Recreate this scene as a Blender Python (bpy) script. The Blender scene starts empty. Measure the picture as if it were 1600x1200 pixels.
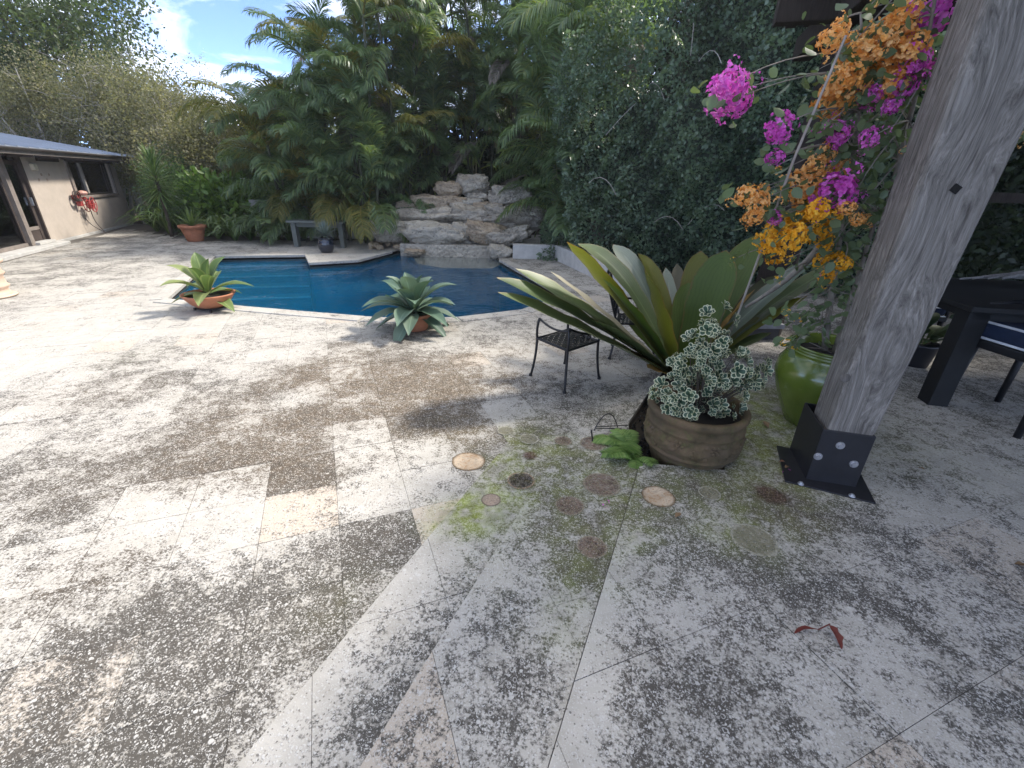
import bpy, math, random
import numpy as np
from mathutils import Vector, Matrix
random.seed(7); RNG = np.random.default_rng(7)
SC = bpy.context.scene; COL = SC.collection

# ---------------------------------------------------------------- camera, sky, sun, exposure
CAM_H = 1.8; CAM_F = 700.0; PITCH = math.radians(24.5); ROLL = math.radians(1.5)
_R = np.array([1., 0, 0]); _U = np.array([0, math.sin(PITCH), math.cos(PITCH)]); _W = np.array([0, math.cos(PITCH), -math.sin(PITCH)])
RR = math.cos(ROLL) * _R + math.sin(ROLL) * _U; UU = -math.sin(ROLL) * _R + math.cos(ROLL) * _U
CC = np.array([0, 0, CAM_H])
cd = bpy.data.cameras.new('camera'); cam = bpy.data.objects.new('camera', cd); COL.objects.link(cam)
cd.sensor_width = 36.0; cd.lens = CAM_F / 1600 * 36.0; cd.clip_start = 0.05; cd.clip_end = 2000
m4 = Matrix.Identity(4)
for i in range(3):
    m4[i][0] = RR[i]; m4[i][1] = UU[i]; m4[i][2] = -_W[i]; m4[i][3] = CC[i]
cam.matrix_world = m4; SC.camera = cam

SUN_AZ = math.radians(62); SUN_EL = math.radians(49)     # azimuth clockwise from +Y
w = bpy.data.worlds.new('World'); SC.world = w; w.use_nodes = True
wt = w.node_tree; wt.nodes.clear()
def wn(t): return wt.nodes.new(t)
sky = wn('ShaderNodeTexSky'); sky.sky_type = 'NISHITA'; sky.sun_disc = False
sky.sun_elevation = SUN_EL; sky.sun_rotation = SUN_AZ; sky.air_density = 0.16; sky.dust_density = 0.0; sky.ozone_density = 1.5
tc = wn('ShaderNodeTexCoord'); sp = wn('ShaderNodeSeparateXYZ'); wt.links.new(tc.outputs['Generated'], sp.inputs[0])
mz = wn('ShaderNodeMath'); mz.operation = 'ADD'; mz.inputs[1].default_value = 0.22; wt.links.new(sp.outputs[2], mz.inputs[0])
mm = wn('ShaderNodeMath'); mm.operation = 'MAXIMUM'; mm.inputs[1].default_value = 0.12; wt.links.new(mz.outputs[0], mm.inputs[0])
dv = wn('ShaderNodeVectorMath'); dv.operation = 'DIVIDE'; wt.links.new(tc.outputs['Generated'], dv.inputs[0])
cb = wn('ShaderNodeCombineXYZ')
for i in range(2): wt.links.new(mm.outputs[0], cb.inputs[i])
cb.inputs[2].default_value = 1.0; wt.links.new(cb.outputs[0], dv.inputs[1])
nz = wn('ShaderNodeTexNoise'); nz.inputs['Scale'].default_value = 1.5; nz.inputs['Detail'].default_value = 9; nz.inputs['Roughness'].default_value = 0.58
nz.inputs['Distortion'].default_value = 0.5
mp = wn('ShaderNodeMapping'); mp.inputs['Scale'].default_value = (0.8, 1.3, 0.7); mp.inputs['Location'].default_value = (6.28, 8.9, 8.06)
wt.links.new(dv.outputs[0], mp.inputs[0]); wt.links.new(mp.outputs[0], nz.inputs['Vector'])
cr = wn('ShaderNodeValToRGB'); cr.color_ramp.elements[0].position = 0.43; cr.color_ramp.elements[1].position = 0.72
wt.links.new(nz.outputs[0], cr.inputs[0])
mxc = wn('ShaderNodeMix'); mxc.data_type = 'RGBA'; wt.links.new(cr.outputs[0], mxc.inputs[0])
wt.links.new(sky.outputs[0], mxc.inputs[6]); mxc.inputs[7].default_value = (3.5, 3.4, 3.25, 1)
bg = wn('ShaderNodeBackground'); bg.inputs['Strength'].default_value = 0.15; wt.links.new(mxc.outputs[2], bg.inputs['Color'])
wo = wn('ShaderNodeOutputWorld'); wt.links.new(bg.outputs[0], wo.inputs['Surface'])
sl = bpy.data.lights.new('sun', 'SUN'); sl.energy = 1.0; sl.angle = math.radians(8); sl.color = (1.0, 0.93, 0.84)
so = bpy.data.objects.new('sun', sl); COL.objects.link(so)
SDIR = Vector((math.sin(SUN_AZ) * math.cos(SUN_EL), math.cos(SUN_AZ) * math.cos(SUN_EL), math.sin(SUN_EL)))
so.rotation_mode = 'QUATERNION'; so.rotation_quaternion = SDIR.to_track_quat('Z', 'Y'); so.location = (8, 12, 20)
vs = SC.view_settings; vs.view_transform = 'Standard'; vs.look = 'None'; vs.gamma = 1.0; vs.exposure = 2.8; vs.use_curve_mapping = False
SC.render.engine = 'CYCLES'; SC.cycles.max_bounces = 8; SC.cycles.transparent_max_bounces = 16
SC.cycles.diffuse_bounces = 6; SC.cycles.glossy_bounces = 3; SC.cycles.transmission_bounces = 4
SC.cycles.use_denoising = True; SC.cycles.caustics_reflective = False; SC.cycles.caustics_refractive = False

HAZE = 0.0009
# ---------------------------------------------------------------- places: a line of sight to a point of the real ground / of a depth
def ray(u, v): return (u - 800) / CAM_F * RR + (600 - v) / CAM_F * UU + _W
def G(u, v, z=0.0):
    d = ray(u, v); return CC + d * (z - CAM_H) / d[2]
def AT(u, v, Y):
    d = ray(u, v); return CC + d * Y / d[1]

# ---------------------------------------------------------------- mesh helpers
def nrm(a): return a / (np.linalg.norm(a) + 1e-9)
class MB:
    def __init__(s): s.v = []; s.f = []; s.e = []; s.r = []; s.n = 0
    def add(s, V, F, e=None, r=0.5):
        V = np.asarray(V, float); s.v.append(V); k = len(V)
        s.f += [tuple(i + s.n for i in f) for f in F]
        s.e.append(np.zeros(k) if e is None else np.asarray(e, float)); s.r.append(np.full(k, float(r))); s.n += k
        return s
    def box(s, c, d, rz=0.0, M=None):
        x, y, z = d[0] / 2, d[1] / 2, d[2] / 2
        V = np.array([[a * x, b * y, q * z] for q in (-1, 1) for a, b in ((-1, -1), (1, -1), (1, 1), (-1, 1))])
        if M is not None: V = V @ np.asarray(M).T
        elif rz:
            cs, sn = math.cos(rz), math.sin(rz); V = V @ np.array([[cs, sn, 0], [-sn, cs, 0], [0, 0, 1]])
        return s.add(V + np.asarray(c, float), [(0, 3, 2, 1), (4, 5, 6, 7), (0, 1, 5, 4), (1, 2, 6, 5), (2, 3, 7, 6), (3, 0, 4, 7)])
    def prism(s, poly, z0, z1):
        n = len(poly); V = [(p[0], p[1], z0) for p in poly] + [(p[0], p[1], z1) for p in poly]
        return s.add(V, [tuple(range(n - 1, -1, -1)), tuple(range(n, 2 * n))] + [(i, (i + 1) % n, n + (i + 1) % n, n + i) for i in range(n)])
    def tube(s, P, rad, n=6, r=0.5):
        P = np.asarray(P, float); k = len(P); rad = np.broadcast_to(np.asarray(rad, float), (k,))
        T = np.gradient(P, axis=0); V = []; ref = np.array([0.13, 0.21, 0.97])
        a = np.linspace(0, 2 * math.pi, n, endpoint=False)
        t0 = nrm(T[0])
        if abs(t0 @ ref) > 0.95: ref = np.array([0.97, 0.1, 0.2])
        u = nrm(np.cross(t0, ref))
        for i in range(k):
            t = nrm(T[i]); u = nrm(u - t * (u @ t)); w_ = np.cross(t, u)
            for q in a: V.append(P[i] + rad[i] * (math.cos(q) * u + math.sin(q) * w_))
        F = [(i * n + j, i * n + (j + 1) % n, (i + 1) * n + (j + 1) % n, (i + 1) * n + j) for i in range(k - 1) for j in range(n)]
        F += [tuple(range(n - 1, -1, -1)), tuple(range((k - 1) * n, k * n))]
        return s.add(V, F, r=r)
    def lathe(s, prof, n=24, c=(0, 0, 0), fn=None):
        V = []; k = len(prof)
        for i, (r, z) in enumerate(prof):
            for j in range(n):
                a = 2 * math.pi * j / n; rr = r + (fn(a, z) if fn else 0)
                V.append((c[0] + rr * math.cos(a), c[1] + rr * math.sin(a), c[2] + z))
        F = [(i * n + j, i * n + (j + 1) % n, (i + 1) * n + (j + 1) % n, (i + 1) * n + j) for i in range(k - 1) for j in range(n)]
        if prof[0][0] > 0.001: F.append(tuple(range(n - 1, -1, -1)))
        if prof[-1][0] > 0.001: F.append(tuple(range((k - 1) * n, k * n)))
        return s.add(V, F)
    def blade(s, P, W, up=(0, 0, 1), fold=0.25, n=1, r=0.5, wav=0.0, twist=0.0):
        P = np.asarray(P, float); k = len(P); T = np.gradient(P, axis=0); up = np.asarray(up, float)
        V = []; E = []; m = 2 * n + 1; ph = random.random() * 6
        for i in range(k):
            t = nrm(T[i]); sd = nrm(np.cross(t, up)); no = np.cross(sd, t)
            if twist:
                q = twist * i / (k - 1); sd, no = math.cos(q) * sd + math.sin(q) * no, math.cos(q) * no - math.sin(q) * sd
            for j in range(-n, n + 1):
                x = j / n
                V.append(P[i] + sd * W[i] * x + no * W[i] * (fold * abs(x) ** 1.4 + wav * abs(x) * math.sin(ph + i * 1.9 + (2.1 if x > 0 else 0))))
                E.append(abs(x))
        F = [(i * m + j, i * m + j + 1, (i + 1) * m + j + 1, (i + 1) * m + j) for i in range(k - 1) for j in range(m - 1)]
        return s.add(V, F, E, r)
    def mesh(s, name, mat=None, smooth=False):
        me = bpy.data.meshes.new(name); V = np.concatenate(s.v)
        me.from_pydata(V.tolist(), [], s.f)
        e = np.concatenate(s.e); r = np.concatenate(s.r)
        for nm, arr in (('e', e), ('r', r)):
            at = me.attributes.new(nm, 'FLOAT', 'POINT'); at.data.foreach_set('value', arr.astype(np.float32))
        if smooth: me.polygons.foreach_set('use_smooth', np.ones(len(me.polygons), bool))
        if mat: me.materials.append(mat)
        me.update(); return me

def link(name, me, parent=None, loc=None):
    o = bpy.data.objects.new(name, me); COL.objects.link(o)
    if parent: o.parent = parent
    if loc is not None: o.location = [float(q) for q in loc]
    return o
def part(name, mb, mat, parent=None, smooth=False, bevel=0.0, loc=None):
    o = link(name, mb.mesh(name, mat, smooth), parent, loc)
    if bevel:
        b = o.modifiers.new('bevel', 'BEVEL'); b.width = bevel; b.segments = 2; b.limit_method = 'ANGLE'; b.angle_limit = 0.6
    return o
def tag(o, label, cat, group=None):
    o['label'] = label; o['category'] = cat
    if group: o['group'] = group
    return o
def thing(name, label, cat, loc=(0, 0, 0), rz=0.0, group=None):
    o = bpy.data.objects.new(name, None); COL.objects.link(o); o.empty_display_size = 0.1
    o.location = [float(q) for q in loc]; o.rotation_euler = (0, 0, rz); return tag(o, label, cat, group)
def struct(o): o['kind'] = 'structure'; return o
def stuff(o): o['kind'] = 'stuff'; return o
def npmesh(name, V, Q, mat, E=None, R=None, smooth=False):
    """V (n,3), Q (m,k) polygons of equal size"""
    me = bpy.data.meshes.new(name); m, k = Q.shape
    me.vertices.add(len(V)); me.vertices.foreach_set('co', V.astype(np.float32).ravel())
    me.loops.add(m * k); me.loops.foreach_set('vertex_index', Q.astype(np.int32).ravel())
    me.polygons.add(m); me.polygons.foreach_set('loop_start', np.arange(0, m * k, k, dtype=np.int32))
    try: me.polygons.foreach_set('loop_total', np.full(m, k, np.int32))
    except Exception: pass
    for nm, arr in (('e', E), ('r', R)):
        if arr is not None:
            at = me.attributes.new(nm, 'FLOAT', 'POINT'); at.data.foreach_set('value', arr.astype(np.float32))
    if smooth: me.polygons.foreach_set('use_smooth', np.ones(m, bool))
    me.materials.append(mat); me.update(calc_edges=True); me.validate(); return me
LEAF_T = np.array([[0, 0, 0], [0.45, -0.3, 0.05], [0.5, 0, -0.04], [0.45, 0.3, 0.05], [1, 0, -0.08], [0.5, 0, -0.04]])
LEAF_V = np.array([[0, 0, 0], [0.45, -0.28, 0.07], [1, 0, -0.06], [0.45, 0.28, 0.07]])
LEAF_Q = np.array([[0, 1, 2, 3]])
LEAF8 = np.array([[0, 0, 0], [.2, -.30, .06], [.55, -.36, .07], [.82, -.2, 0], [1.02, 0, -.12], [.82, .2, 0], [.55, .36, .07], [.2, .30, .06]])
LEAF8Q = np.array([[0, 1, 2, 3], [0, 3, 4, 5], [0, 5, 6, 7]])
def leaf_cloud(name, P, D, S, mat, R=None, T=LEAF_V, Q=LEAF_Q, width=1.0):
    """one small leaf at every P, pointing along D, of length S"""
    n = len(P); X = D / (np.linalg.norm(D, axis=1, keepdims=True) + 1e-9)
    A = RNG.normal(size=(n, 3)); Y = np.cross(A, X); Y /= (np.linalg.norm(Y, axis=1, keepdims=True) + 1e-9); Z = np.cross(X, Y)
    T = T * np.array([1, width, 1])
    V = (P[:, None] + S[:, None, None] * (T[None, :, 0:1] * X[:, None] + T[None, :, 1:2] * Y[:, None] + T[None, :, 2:3] * Z[:, None])).reshape(-1, 3)
    QQ = (np.arange(n)[:, None, None] * len(T) + Q[None]).reshape(-1, Q.shape[1])
    if R is None: R = RNG.random(n)
    return npmesh(name, V, QQ, mat, np.zeros(len(V)), np.repeat(R, len(T)))
def rot_z(a): return np.array([[math.cos(a), -math.sin(a), 0], [math.sin(a), math.cos(a), 0], [0, 0, 1]])
def bez(a, b, c, k=9):
    t = np.linspace(0, 1, k)[:, None]; a, b, c = map(lambda q: np.asarray(q, float), (a, b, c))
    return (1 - t) ** 2 * a + 2 * t * (1 - t) * b + t * t * c

# ---------------------------------------------------------------- materials
class NT:
    def __init__(s, name):
        s.m = bpy.data.materials.new(name); s.m.use_nodes = True; s.t = s.m.node_tree; s.t.nodes.clear()
        s.out = s.t.nodes.new('ShaderNodeOutputMaterial')
    def n(s, ty, ins=None, **kw):
        o = s.t.nodes.new(ty)
        for k, v in kw.items(): setattr(o, k, v)
        for k, v in (ins or {}).items():
            if isinstance(v, bpy.types.NodeSocket): s.t.links.new(v, o.inputs[k])
            else: o.inputs[k].default_value = v
        return o
    def math(s, op, a, b=0.0, clamp=False):
        o = s.n('ShaderNodeMath', {0: a, 1: b}, operation=op, use_clamp=clamp); return o.outputs[0]
    def noise(s, vec, scale, detail=4, rough=0.55, dist=0.0):
        return s.n('ShaderNodeTexNoise', {'Vector': vec, 'Scale': scale, 'Detail': detail, 'Roughness': rough, 'Distortion': dist}).outputs[0]
    def mix(s, f, a, b, blend='MIX'):
        o = s.n('ShaderNodeMix', data_type='RGBA', blend_type=blend)
        for k, v in ((0, f), (6, a), (7, b)):
            if isinstance(v, bpy.types.NodeSocket): s.t.links.new(v, o.inputs[k])
            else: o.inputs[k].default_value = v if k == 0 else (*v[:3], 1)
        return o.outputs[2]
    def ss(s, x, a, b):   # smooth step
        return s.n('ShaderNodeMapRange', {0: x, 1: a, 2: b, 3: 0.0, 4: 1.0}, interpolation_type='SMOOTHSTEP').outputs[0]
    def ramp(s, x, stops):
        o = s.n('ShaderNodeValToRGB', {0: x}); el = o.color_ramp.elements
        while len(el) < len(stops): el.new(0.5)
        for e, (p, c) in zip(el, stops): e.position = p; e.color = (*c[:3], 1)
        return o.outputs[0]
    def pos(s): return s.n('ShaderNodeNewGeometry').outputs['Position']
    def obj(s): return s.n('ShaderNodeTexCoord').outputs['Object']
    def attr(s, nm): return s.n('ShaderNodeAttribute', attribute_name=nm).outputs['Fac']
    def bump(s, h, strength=0.3, dist=0.01): return s.n('ShaderNodeBump', {'Height': h, 'Strength': strength, 'Distance': dist}).outputs[0]
    def bsdf(s, col, rough=0.6, metal=0.0, spec=0.4, normal=None, coat=0.0):
        d = {'Base Color': col if isinstance(col, bpy.types.NodeSocket) else (*col[:3], 1), 'Roughness': rough, 'Metallic': metal, 'Specular IOR Level': spec}
        if normal is not None: d['Normal'] = normal
        if coat: d['Coat Weight'] = coat; d['Coat Roughness'] = 0.08
        return s.n('ShaderNodeBsdfPrincipled', d).outputs[0]
    def end(s, sh): s.t.links.new(sh, s.out.inputs['Surface']); return s.m
def plain(name, col, rough=0.6, metal=0.0, spec=0.4, var=0.25, scale=9.0, bump=0.0, coat=0.0):
    t = NT(name); p = t.obj(); n = t.noise(p, scale, 6, 0.65)
    lo = [c * (1 - var) for c in col]; hi = [min(1, c * (1 + var)) for c in col]
    c = t.ramp(n, [(0.3, lo), (0.7, hi)])
    nm = t.bump(t.noise(p, scale * 5, 4, 0.7), bump, 0.01) if bump else None
    return t.end(t.bsdf(c, rough, metal, spec, nm, coat))
def leaf_mat(name, cols, trans=0.3, rough=0.45, edge=None, spec=0.35, vein=0.0, tcol=(1.25, 1.3, 0.7), e_lo=0.55, e_hi=0.75, stripe=0.0):
    t = NT(name); k = len(cols); rv = t.attr('r')
    oi = t.n('ShaderNodeObjectInfo').outputs['Random']
    rv = t.math('ADD', rv, t.math('MULTIPLY', t.math('SUBTRACT', oi, 0.5), 0.25), True)
    c = t.ramp(rv, [((i + 0.5) / k, q) for i, q in enumerate(cols)])
    n = t.noise(t.obj(), 7.0, 3, 0.6); c = t.mix(t.math('MULTIPLY', n, 0.5), c, [q * 0.55 for q in cols[k // 2]])
    e = t.attr('e')
    if stripe:
        w_ = t.math('SINE', t.math('ADD', t.math('MULTIPLY', e, 34.0), t.math('MULTIPLY', t.noise(t.obj(), 6, 4), 16.0))); c = t.mix(t.math('MULTIPLY', t.ss(w_, .1, 1.0), stripe), c, [q * .45 for q in cols[0]]); sp_ = t.ss(t.noise(t.obj(), 60, 3, .7), .66, .74); c = t.mix(t.math('MULTIPLY', sp_, stripe), c, (.10, .075, .03))
    if vein: c = t.mix(t.math('MULTIPLY', t.ss(e, 0.12, 0.0), vein), c, [min(1, q * 1.9 + 0.03) for q in cols[-1]])
    if edge: c = t.mix(t.ss(t.math('ADD', e, t.math('MULTIPLY', t.math('SUBTRACT', t.noise(t.obj(), 45, 2), 0.5), 0.25)), e_lo, e_hi), c, edge)
    a = t.bsdf(c, rough, 0, spec)
    tr = t.n('ShaderNodeBsdfTranslucent', {'Color': t.mix(1.0, c, tcol, 'MULTIPLY')}).outputs[0]
    return t.end(t.n('ShaderNodeMixShader', {0: trans, 1: a, 2: tr}).outputs[0])
# ================================================================ PAVING, POOL, BEDS
TH = math.radians(22.2); E1 = np.array([math.cos(TH), math.sin(TH)]); E2 = np.array([-math.sin(TH), math.cos(TH)])
D1 = np.array([math.cos(TH + math.pi / 4), math.sin(TH + math.pi / 4)])      # the diagonal of the paving grid
def g2(u, v): return G(u, v)[:2]

# --- stains of the stone: (u, v, radius m, dirt, brown, moss) at the spot of ground seen there
BLOBS = [(40, 1150, .35, .88, .1, 0), (170, 1080, .3, .92, .1, 0), (300, 1010, .25, .95, .15, 0), (420, 950, .22, .85, .1, 0), (560, 880, .2, .82, .2, 0), (620, 845, .14, .92, .25, 0),
    (520, 960, .16, .68, .35, .05), (330, 1120, .2, .66, .1, 0), (450, 1100, .18, .62, .2, 0), (560, 930, .15, .68, .25, .1), (200, 960, .22, .6, .1, 0), (130, 900, .25, .8, .65, 0), (40, 900, .25, .7, .5, 0), (40, 1000, .25, .42, .2, 0), (120, 1000, .2, .5, .1, 0), (150, 1180, .2, .8, .1, 0),
    (100, 850, .18, .1, 0, 0), (250, 810, .18, .1, 0, 0), (350, 790, .12, .2, 0, 0), (450, 800, .12, .1, .0, 0), (580, 765, .14, .12, 0, 0), (660, 745, .12, .12, 0, 0), (670, 800, .07, .05, 0, 0), (330, 870, .14, .3, 0, 0), (400, 840, .1, .2, 0, 0), (30, 880, .15, .25, 0, 0),
    (640, 590, .45, .93, .95, 0), (520, 580, .4, .86, .95, 0), (740, 610, .35, .78, .9, 0), (560, 540, .3, .62, .7, 0), (640, 640, .3, .88, .9, 0), (700, 670, .25, .86, .85, .05), (470, 690, .26, .95, .8, 0), (490, 745, .16, 1.0, .6, 0), (400, 740, .22, .9, .7, 0), (300, 740, .2, .82, .6, 0), (400, 660, .3, .82, .8, 0), (540, 650, .2, .85, .8, 0),
    (330, 700, .2, .8, .7, 0), (290, 640, .2, .62, .6, 0), (160, 730, .3, .75, .5, 0), (60, 760, .3, .7, .3, 0), (160, 620, .35, .62, .5, 0), (210, 650, .2, .3, 0, 0), (120, 690, .3, .45, .3, 0), (30, 690, .3, .4, .1, 0), (270, 560, .25, .42, .3, 0), (190, 560, .2, .6, .4, .05), (250, 545, .2, .5, .3, .05),
    (450, 625, .12, .25, 0, 0), (560, 685, .14, .12, 0, 0), (660, 695, .12, .25, 0, 0), (780, 630, .16, .22, 0, 0), (760, 560, .25, .5, .8, 0), (850, 560, .3, .45, .8, 0), (900, 620, .3, .72, .15, 0), (960, 640, .25, .6, .1, .1), (830, 655, .2, .75, .3, .1), (940, 580, .2, .45, .3, 0),
    (420, 540, .5, .38, .2, 0), (300, 520, .5, .33, .1, 0), (180, 500, .7, .22, 0, 0), (60, 560, .5, .14, 0, 0), (120, 540, .3, .1, 0, 0), (60, 520, .6, .25, .1, 0), (620, 545, .3, .72, .3, 0), (700, 530, .3, .42, .2, 0), (640, 525, .2, .7, .1, 0), (500, 520, .4, .36, .1, 0),
    (120, 430, .9, .55, .2, 0), (230, 405, 1.0, .5, .1, 0), (60, 440, .6, .6, .2, 0), (300, 430, .8, .25, 0, 0), (110, 450, .3, .12, 0, 0), (180, 385, 1.2, .62, .1, 0), (330, 385, 1.2, .5, .1, 0), (540, 392, 1., .2, 0, 0), (820, 412, .9, .6, .1, 0), (870, 425, .7, .45, .1, 0),
    (735, 805, .13, .5, .5, 1.0), (690, 810, .08, .35, .3, .85), (775, 720, .14, .55, .5, .6), (830, 690, .16, .62, .5, .4), (860, 760, .14, .72, .5, .35), (960, 760, .14, .72, .4, .45), (800, 770, .1, .55, .4, .6), (920, 720, .14, .85, .3, .25), (1000, 800, .13, .72, .3, .25), (900, 830, .12, .85, .45, .25), (930, 890, .12, .95, .4, .35), (1090, 760, .12, .85, .35, .3), (1150, 780, .1, .8, .4, .35), (870, 700, .1, .75, .4, .45), (1180, 800, .12, .85, .5, .3), (980, 840, .04, .4, .4, .8), (870, 830, .1, .85, .3, .2),
    (1080, 795, .13, .78, .25, .2), (1140, 830, .12, .6, .4, .5), (1190, 850, .12, .55, .4, .4), (1250, 820, .16, .75, .55, .15), (1190, 700, .3, .68, .6, .55), (1180, 640, .3, .5, .6, .6), (1200, 770, .14, .75, .6, .3), (1010, 1000, .15, .3, .1, 0), (890, 935, .06, .35, .3, .4), (880, 990, .07, .35, .3, .35), (950, 950, .08, .25, .0, .05),
    (750, 880, .14, .38, .1, .1), (690, 860, .12, .22, 0, 0), (640, 930, .13, .12, 0, 0), (545, 1050, .12, .16, 0, 0), (475, 1130, .12, .2, 0, 0), (415, 1195, .12, .25, 0, 0), (965, 900, .06, .12, 0, 0), (935, 1000, .07, .12, 0, 0), (905, 1100, .08, .15, 0, 0), (880, 1180, .08, .2, 0, 0), (720, 990, .14, .6, 0, 0), (600, 1010, .13, .5, 0, 0), (560, 1130, .15, .55, 0, 0), (700, 1130, .13, .52, .1, 0), (820, 1080, .14, .58, .1, 0), (780, 930, .1, .5, 0, .05), (900, 1120, .1, .45, 0, 0),
    (1060, 880, .14, .55, .1, .05), (1150, 930, .16, .6, .15, 0), (1260, 900, .18, .68, .05, 0), (1100, 1000, .14, .6, .2, 0), (1050, 1080, .14, .65, .15, 0), (1180, 1100, .16, .55, .15, 0), (1330, 1020, .12, .2, .15, 0), (1400, 1050, .13, .18, .1, 0), (1280, 1120, .12, .2, 0, 0), (1440, 970, .14, .5, .1, 0), (1520, 1010, .2, .6, .05, 0), (1380, 880, .2, .55, .05, 0), (1500, 900, .22, .5, .05, 0), (1440, 1120, .16, .45, .1, 0), (1560, 1130, .2, .5, 0, 0), (1350, 1000, .1, .3, .3, 0),
    (1420, 780, .2, .25, .05, .05), (1500, 720, .4, .3, .25, .1), (1400, 700, .25, .32, .4, .15), (1560, 850, .3, .32, .05, 0), (1500, 640, .5, .4, .2, .05), (1580, 700, .5, .38, .2, .05)]
BXY = np.array([g2(b[0], b[1]) for b in BLOBS]); _d1 = np.array([math.cos(math.radians(67.2)), math.sin(math.radians(67.2))]); _L1 = g2(815, 667)
BZ = ((BXY - _L1) @ np.array([_d1[1], -_d1[0]]) > 0)       # which side of the long diagonal joint a stain lies on
BV = np.array([b[2:] for b in BLOBS])
def stain(P, right=None):
    d2 = ((P[:, None] - BXY[None]) ** 2).sum(2); wgt = np.exp(-d2 / (BV[None, :, 0] ** 2) / 1.4)
    if right is not None: wgt = wgt * np.where(BZ == right, 1.0, .04)
    s = wgt.sum(1) + 0.12; base = np.array([.48, .15, 0.0])
    return (wgt @ BV[:, 1:] + 0.12 * base) / s[:, None]

def stone_mat():
    t = NT('shell_stone'); P = t.pos()
    dirt, brown, moss, tint = (t.attr(a) for a in ('dirt', 'brown', 'moss', 'tint'))
    n1 = t.noise(P, 2.6, 5, 0.62, 0.3); n2 = t.noise(P, 16, 5, 0.68); n3 = t.noise(P, 70, 3, 0.7); n4 = t.noise(P, 7, 4, 0.6)
    gg = t.math('ADD', t.math('ADD', 0.11, t.math('MULTIPLY', dirt, 0.72)), t.math('MULTIPLY', t.math('SUBTRACT', n1, 0.5), 0.9))
    gg = t.math('ADD', gg, t.math('MULTIPLY', t.math('SUBTRACT', n2, 0.5), 1.0))
    gg = t.math('ADD', gg, t.math('MULTIPLY', t.math('SUBTRACT', n3, 0.5), 1.25))
    gg = t.math('ADD', gg, t.math('MULTIPLY', t.math('SUBTRACT', n4, 0.5), 0.7))
    mask = t.ss(t.math('ADD', gg, 0.08), 0.38, 0.74)
    warp = t.n('ShaderNodeVectorMath', {0: P, 1: t.n('ShaderNodeVectorMath', {0: t.n('ShaderNodeTexNoise', {'Vector': P, 'Scale': 30.0, 'Detail': 2}).outputs[1], 3: 0.022}, operation='SCALE').outputs[0]}, operation='ADD').outputs[0]
    def vor(sc, f='F1'):
        v = t.n('ShaderNodeTexVoronoi', {'Vector': warp, 'Scale': sc, 'Randomness': 1.0}, feature=f)
        rnd = t.n('ShaderNodeSeparateColor', {0: v.outputs['Color']})
        return v.outputs['Distance'], rnd.outputs[0], rnd.outputs[1]
    d, a, b = vor(34.0)          # rings and half moons of cut shells
    rad = t.math('ADD', 0.16, t.math('MULTIPLY', b, 0.22))
    ring = t.ss(t.math('ABSOLUTE', t.math('SUBTRACT', d, rad)), 0.07, 0.025)
    ring = t.math('MULTIPLY', ring, t.ss(a, 0.42, 0.5)); ring = t.math('MULTIPLY', ring, t.ss(n2, 0.38, 0.54))
    d2, a2, b2 = vor(85.0)
    fl = t.math('MULTIPLY', t.ss(d2, 0.42, 0.24), t.ss(a2, 0.5, 0.58)); pit = t.math('MULTIPLY', t.ss(d2, 0.36, 0.18), t.ss(a2, 0.25, 0.17))
    d3, a3, b3 = vor(190.0); fleck = t.math('MULTIPLY', t.ss(d3, 0.45, 0.28), t.ss(a3, 0.55, 0.62))
    d4, a4, b4 = vor(26.0); big = t.math('MULTIPLY', t.ss(d4, 0.24, 0.2), t.ss(a4, 0.9, 0.92))
    clean = t.ramp(n4, [(0.25, (.35, .33, .285)), (0.6, (.47, .445, .395))]); clean = t.mix(t.ss(tint, 0.72, 1.0), clean, (.47, .395, .31))
    clean = t.mix(t.math('MULTIPLY', t.ss(n3, 0.5, 0.7), 0.25), clean, (.42, .4, .36))
    grime = t.mix(brown, t.ramp(n2, [(0.3, (.020, .019, .017)), (0.7, (.068, .064, .056))]), t.ramp(n2, [(0.3, (.032, .022, .012)), (0.7, (.125, .083, .043))]))
    c = t.mix(t.math('MULTIPLY', mask, 0.93), clean, grime)
    shells = t.math('MAXIMUM', t.math('MAXIMUM', t.math('MULTIPLY', ring, 0.75), t.math('MULTIPLY', fl, 0.8)), t.math('MAXIMUM', t.math('MULTIPLY', fleck, 0.6), t.math('MULTIPLY', big, 0.8)))
    shells = t.math('MULTIPLY', shells, t.math('ADD', 0.45, t.math('MULTIPLY', n4, 1.0)), True)
    c = t.mix(shells, c, t.mix(brown, (.55, .54, .505), (.48, .43, .36)))
    inner = t.math('MULTIPLY', t.math('MULTIPLY', t.ss(d, 0.14, 0.06), t.ss(a, 0.56, 0.62)), t.ss(b, .45, .6))
    dark = t.math('MAXIMUM', t.math('MULTIPLY', pit, 0.75), t.math('MULTIPLY', inner, 0.6))
    c = t.mix(t.math('MULTIPLY', dark, 0.9), c, (.05, .045, .035))
    mm = t.math('MULTIPLY', moss, t.ss(t.math('ADD', n2, t.math('MULTIPLY', n4, 0.4)), 0.38, 0.78))
    c = t.mix(t.math('MULTIPLY', mm, 0.85), c, t.ramp(n4, [(0.35, (.085, .10, .022)), (0.62, (.27, .34, .04))]))
    hgt = t.math('ADD', t.math('ADD', t.math('MULTIPLY', shells, 0.6), t.math('MULTIPLY', n3, 0.5)), t.math('SUBTRACT', t.math('MULTIPLY', n2, 0.4), t.math('MULTIPLY', dark, 0.8)))
    return t.end(t.bsdf(c, 0.86, 0, 0.25, t.bump(hgt, 0.55, 0.006)))
M_STONE = stone_mat()
M_GROUT = plain('grout', (.13, .12, .105), 0.95, scale=30)
M_SOIL = plain('soil', (.035, .028, .02), 0.95, scale=14, bump=0.6)

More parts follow.
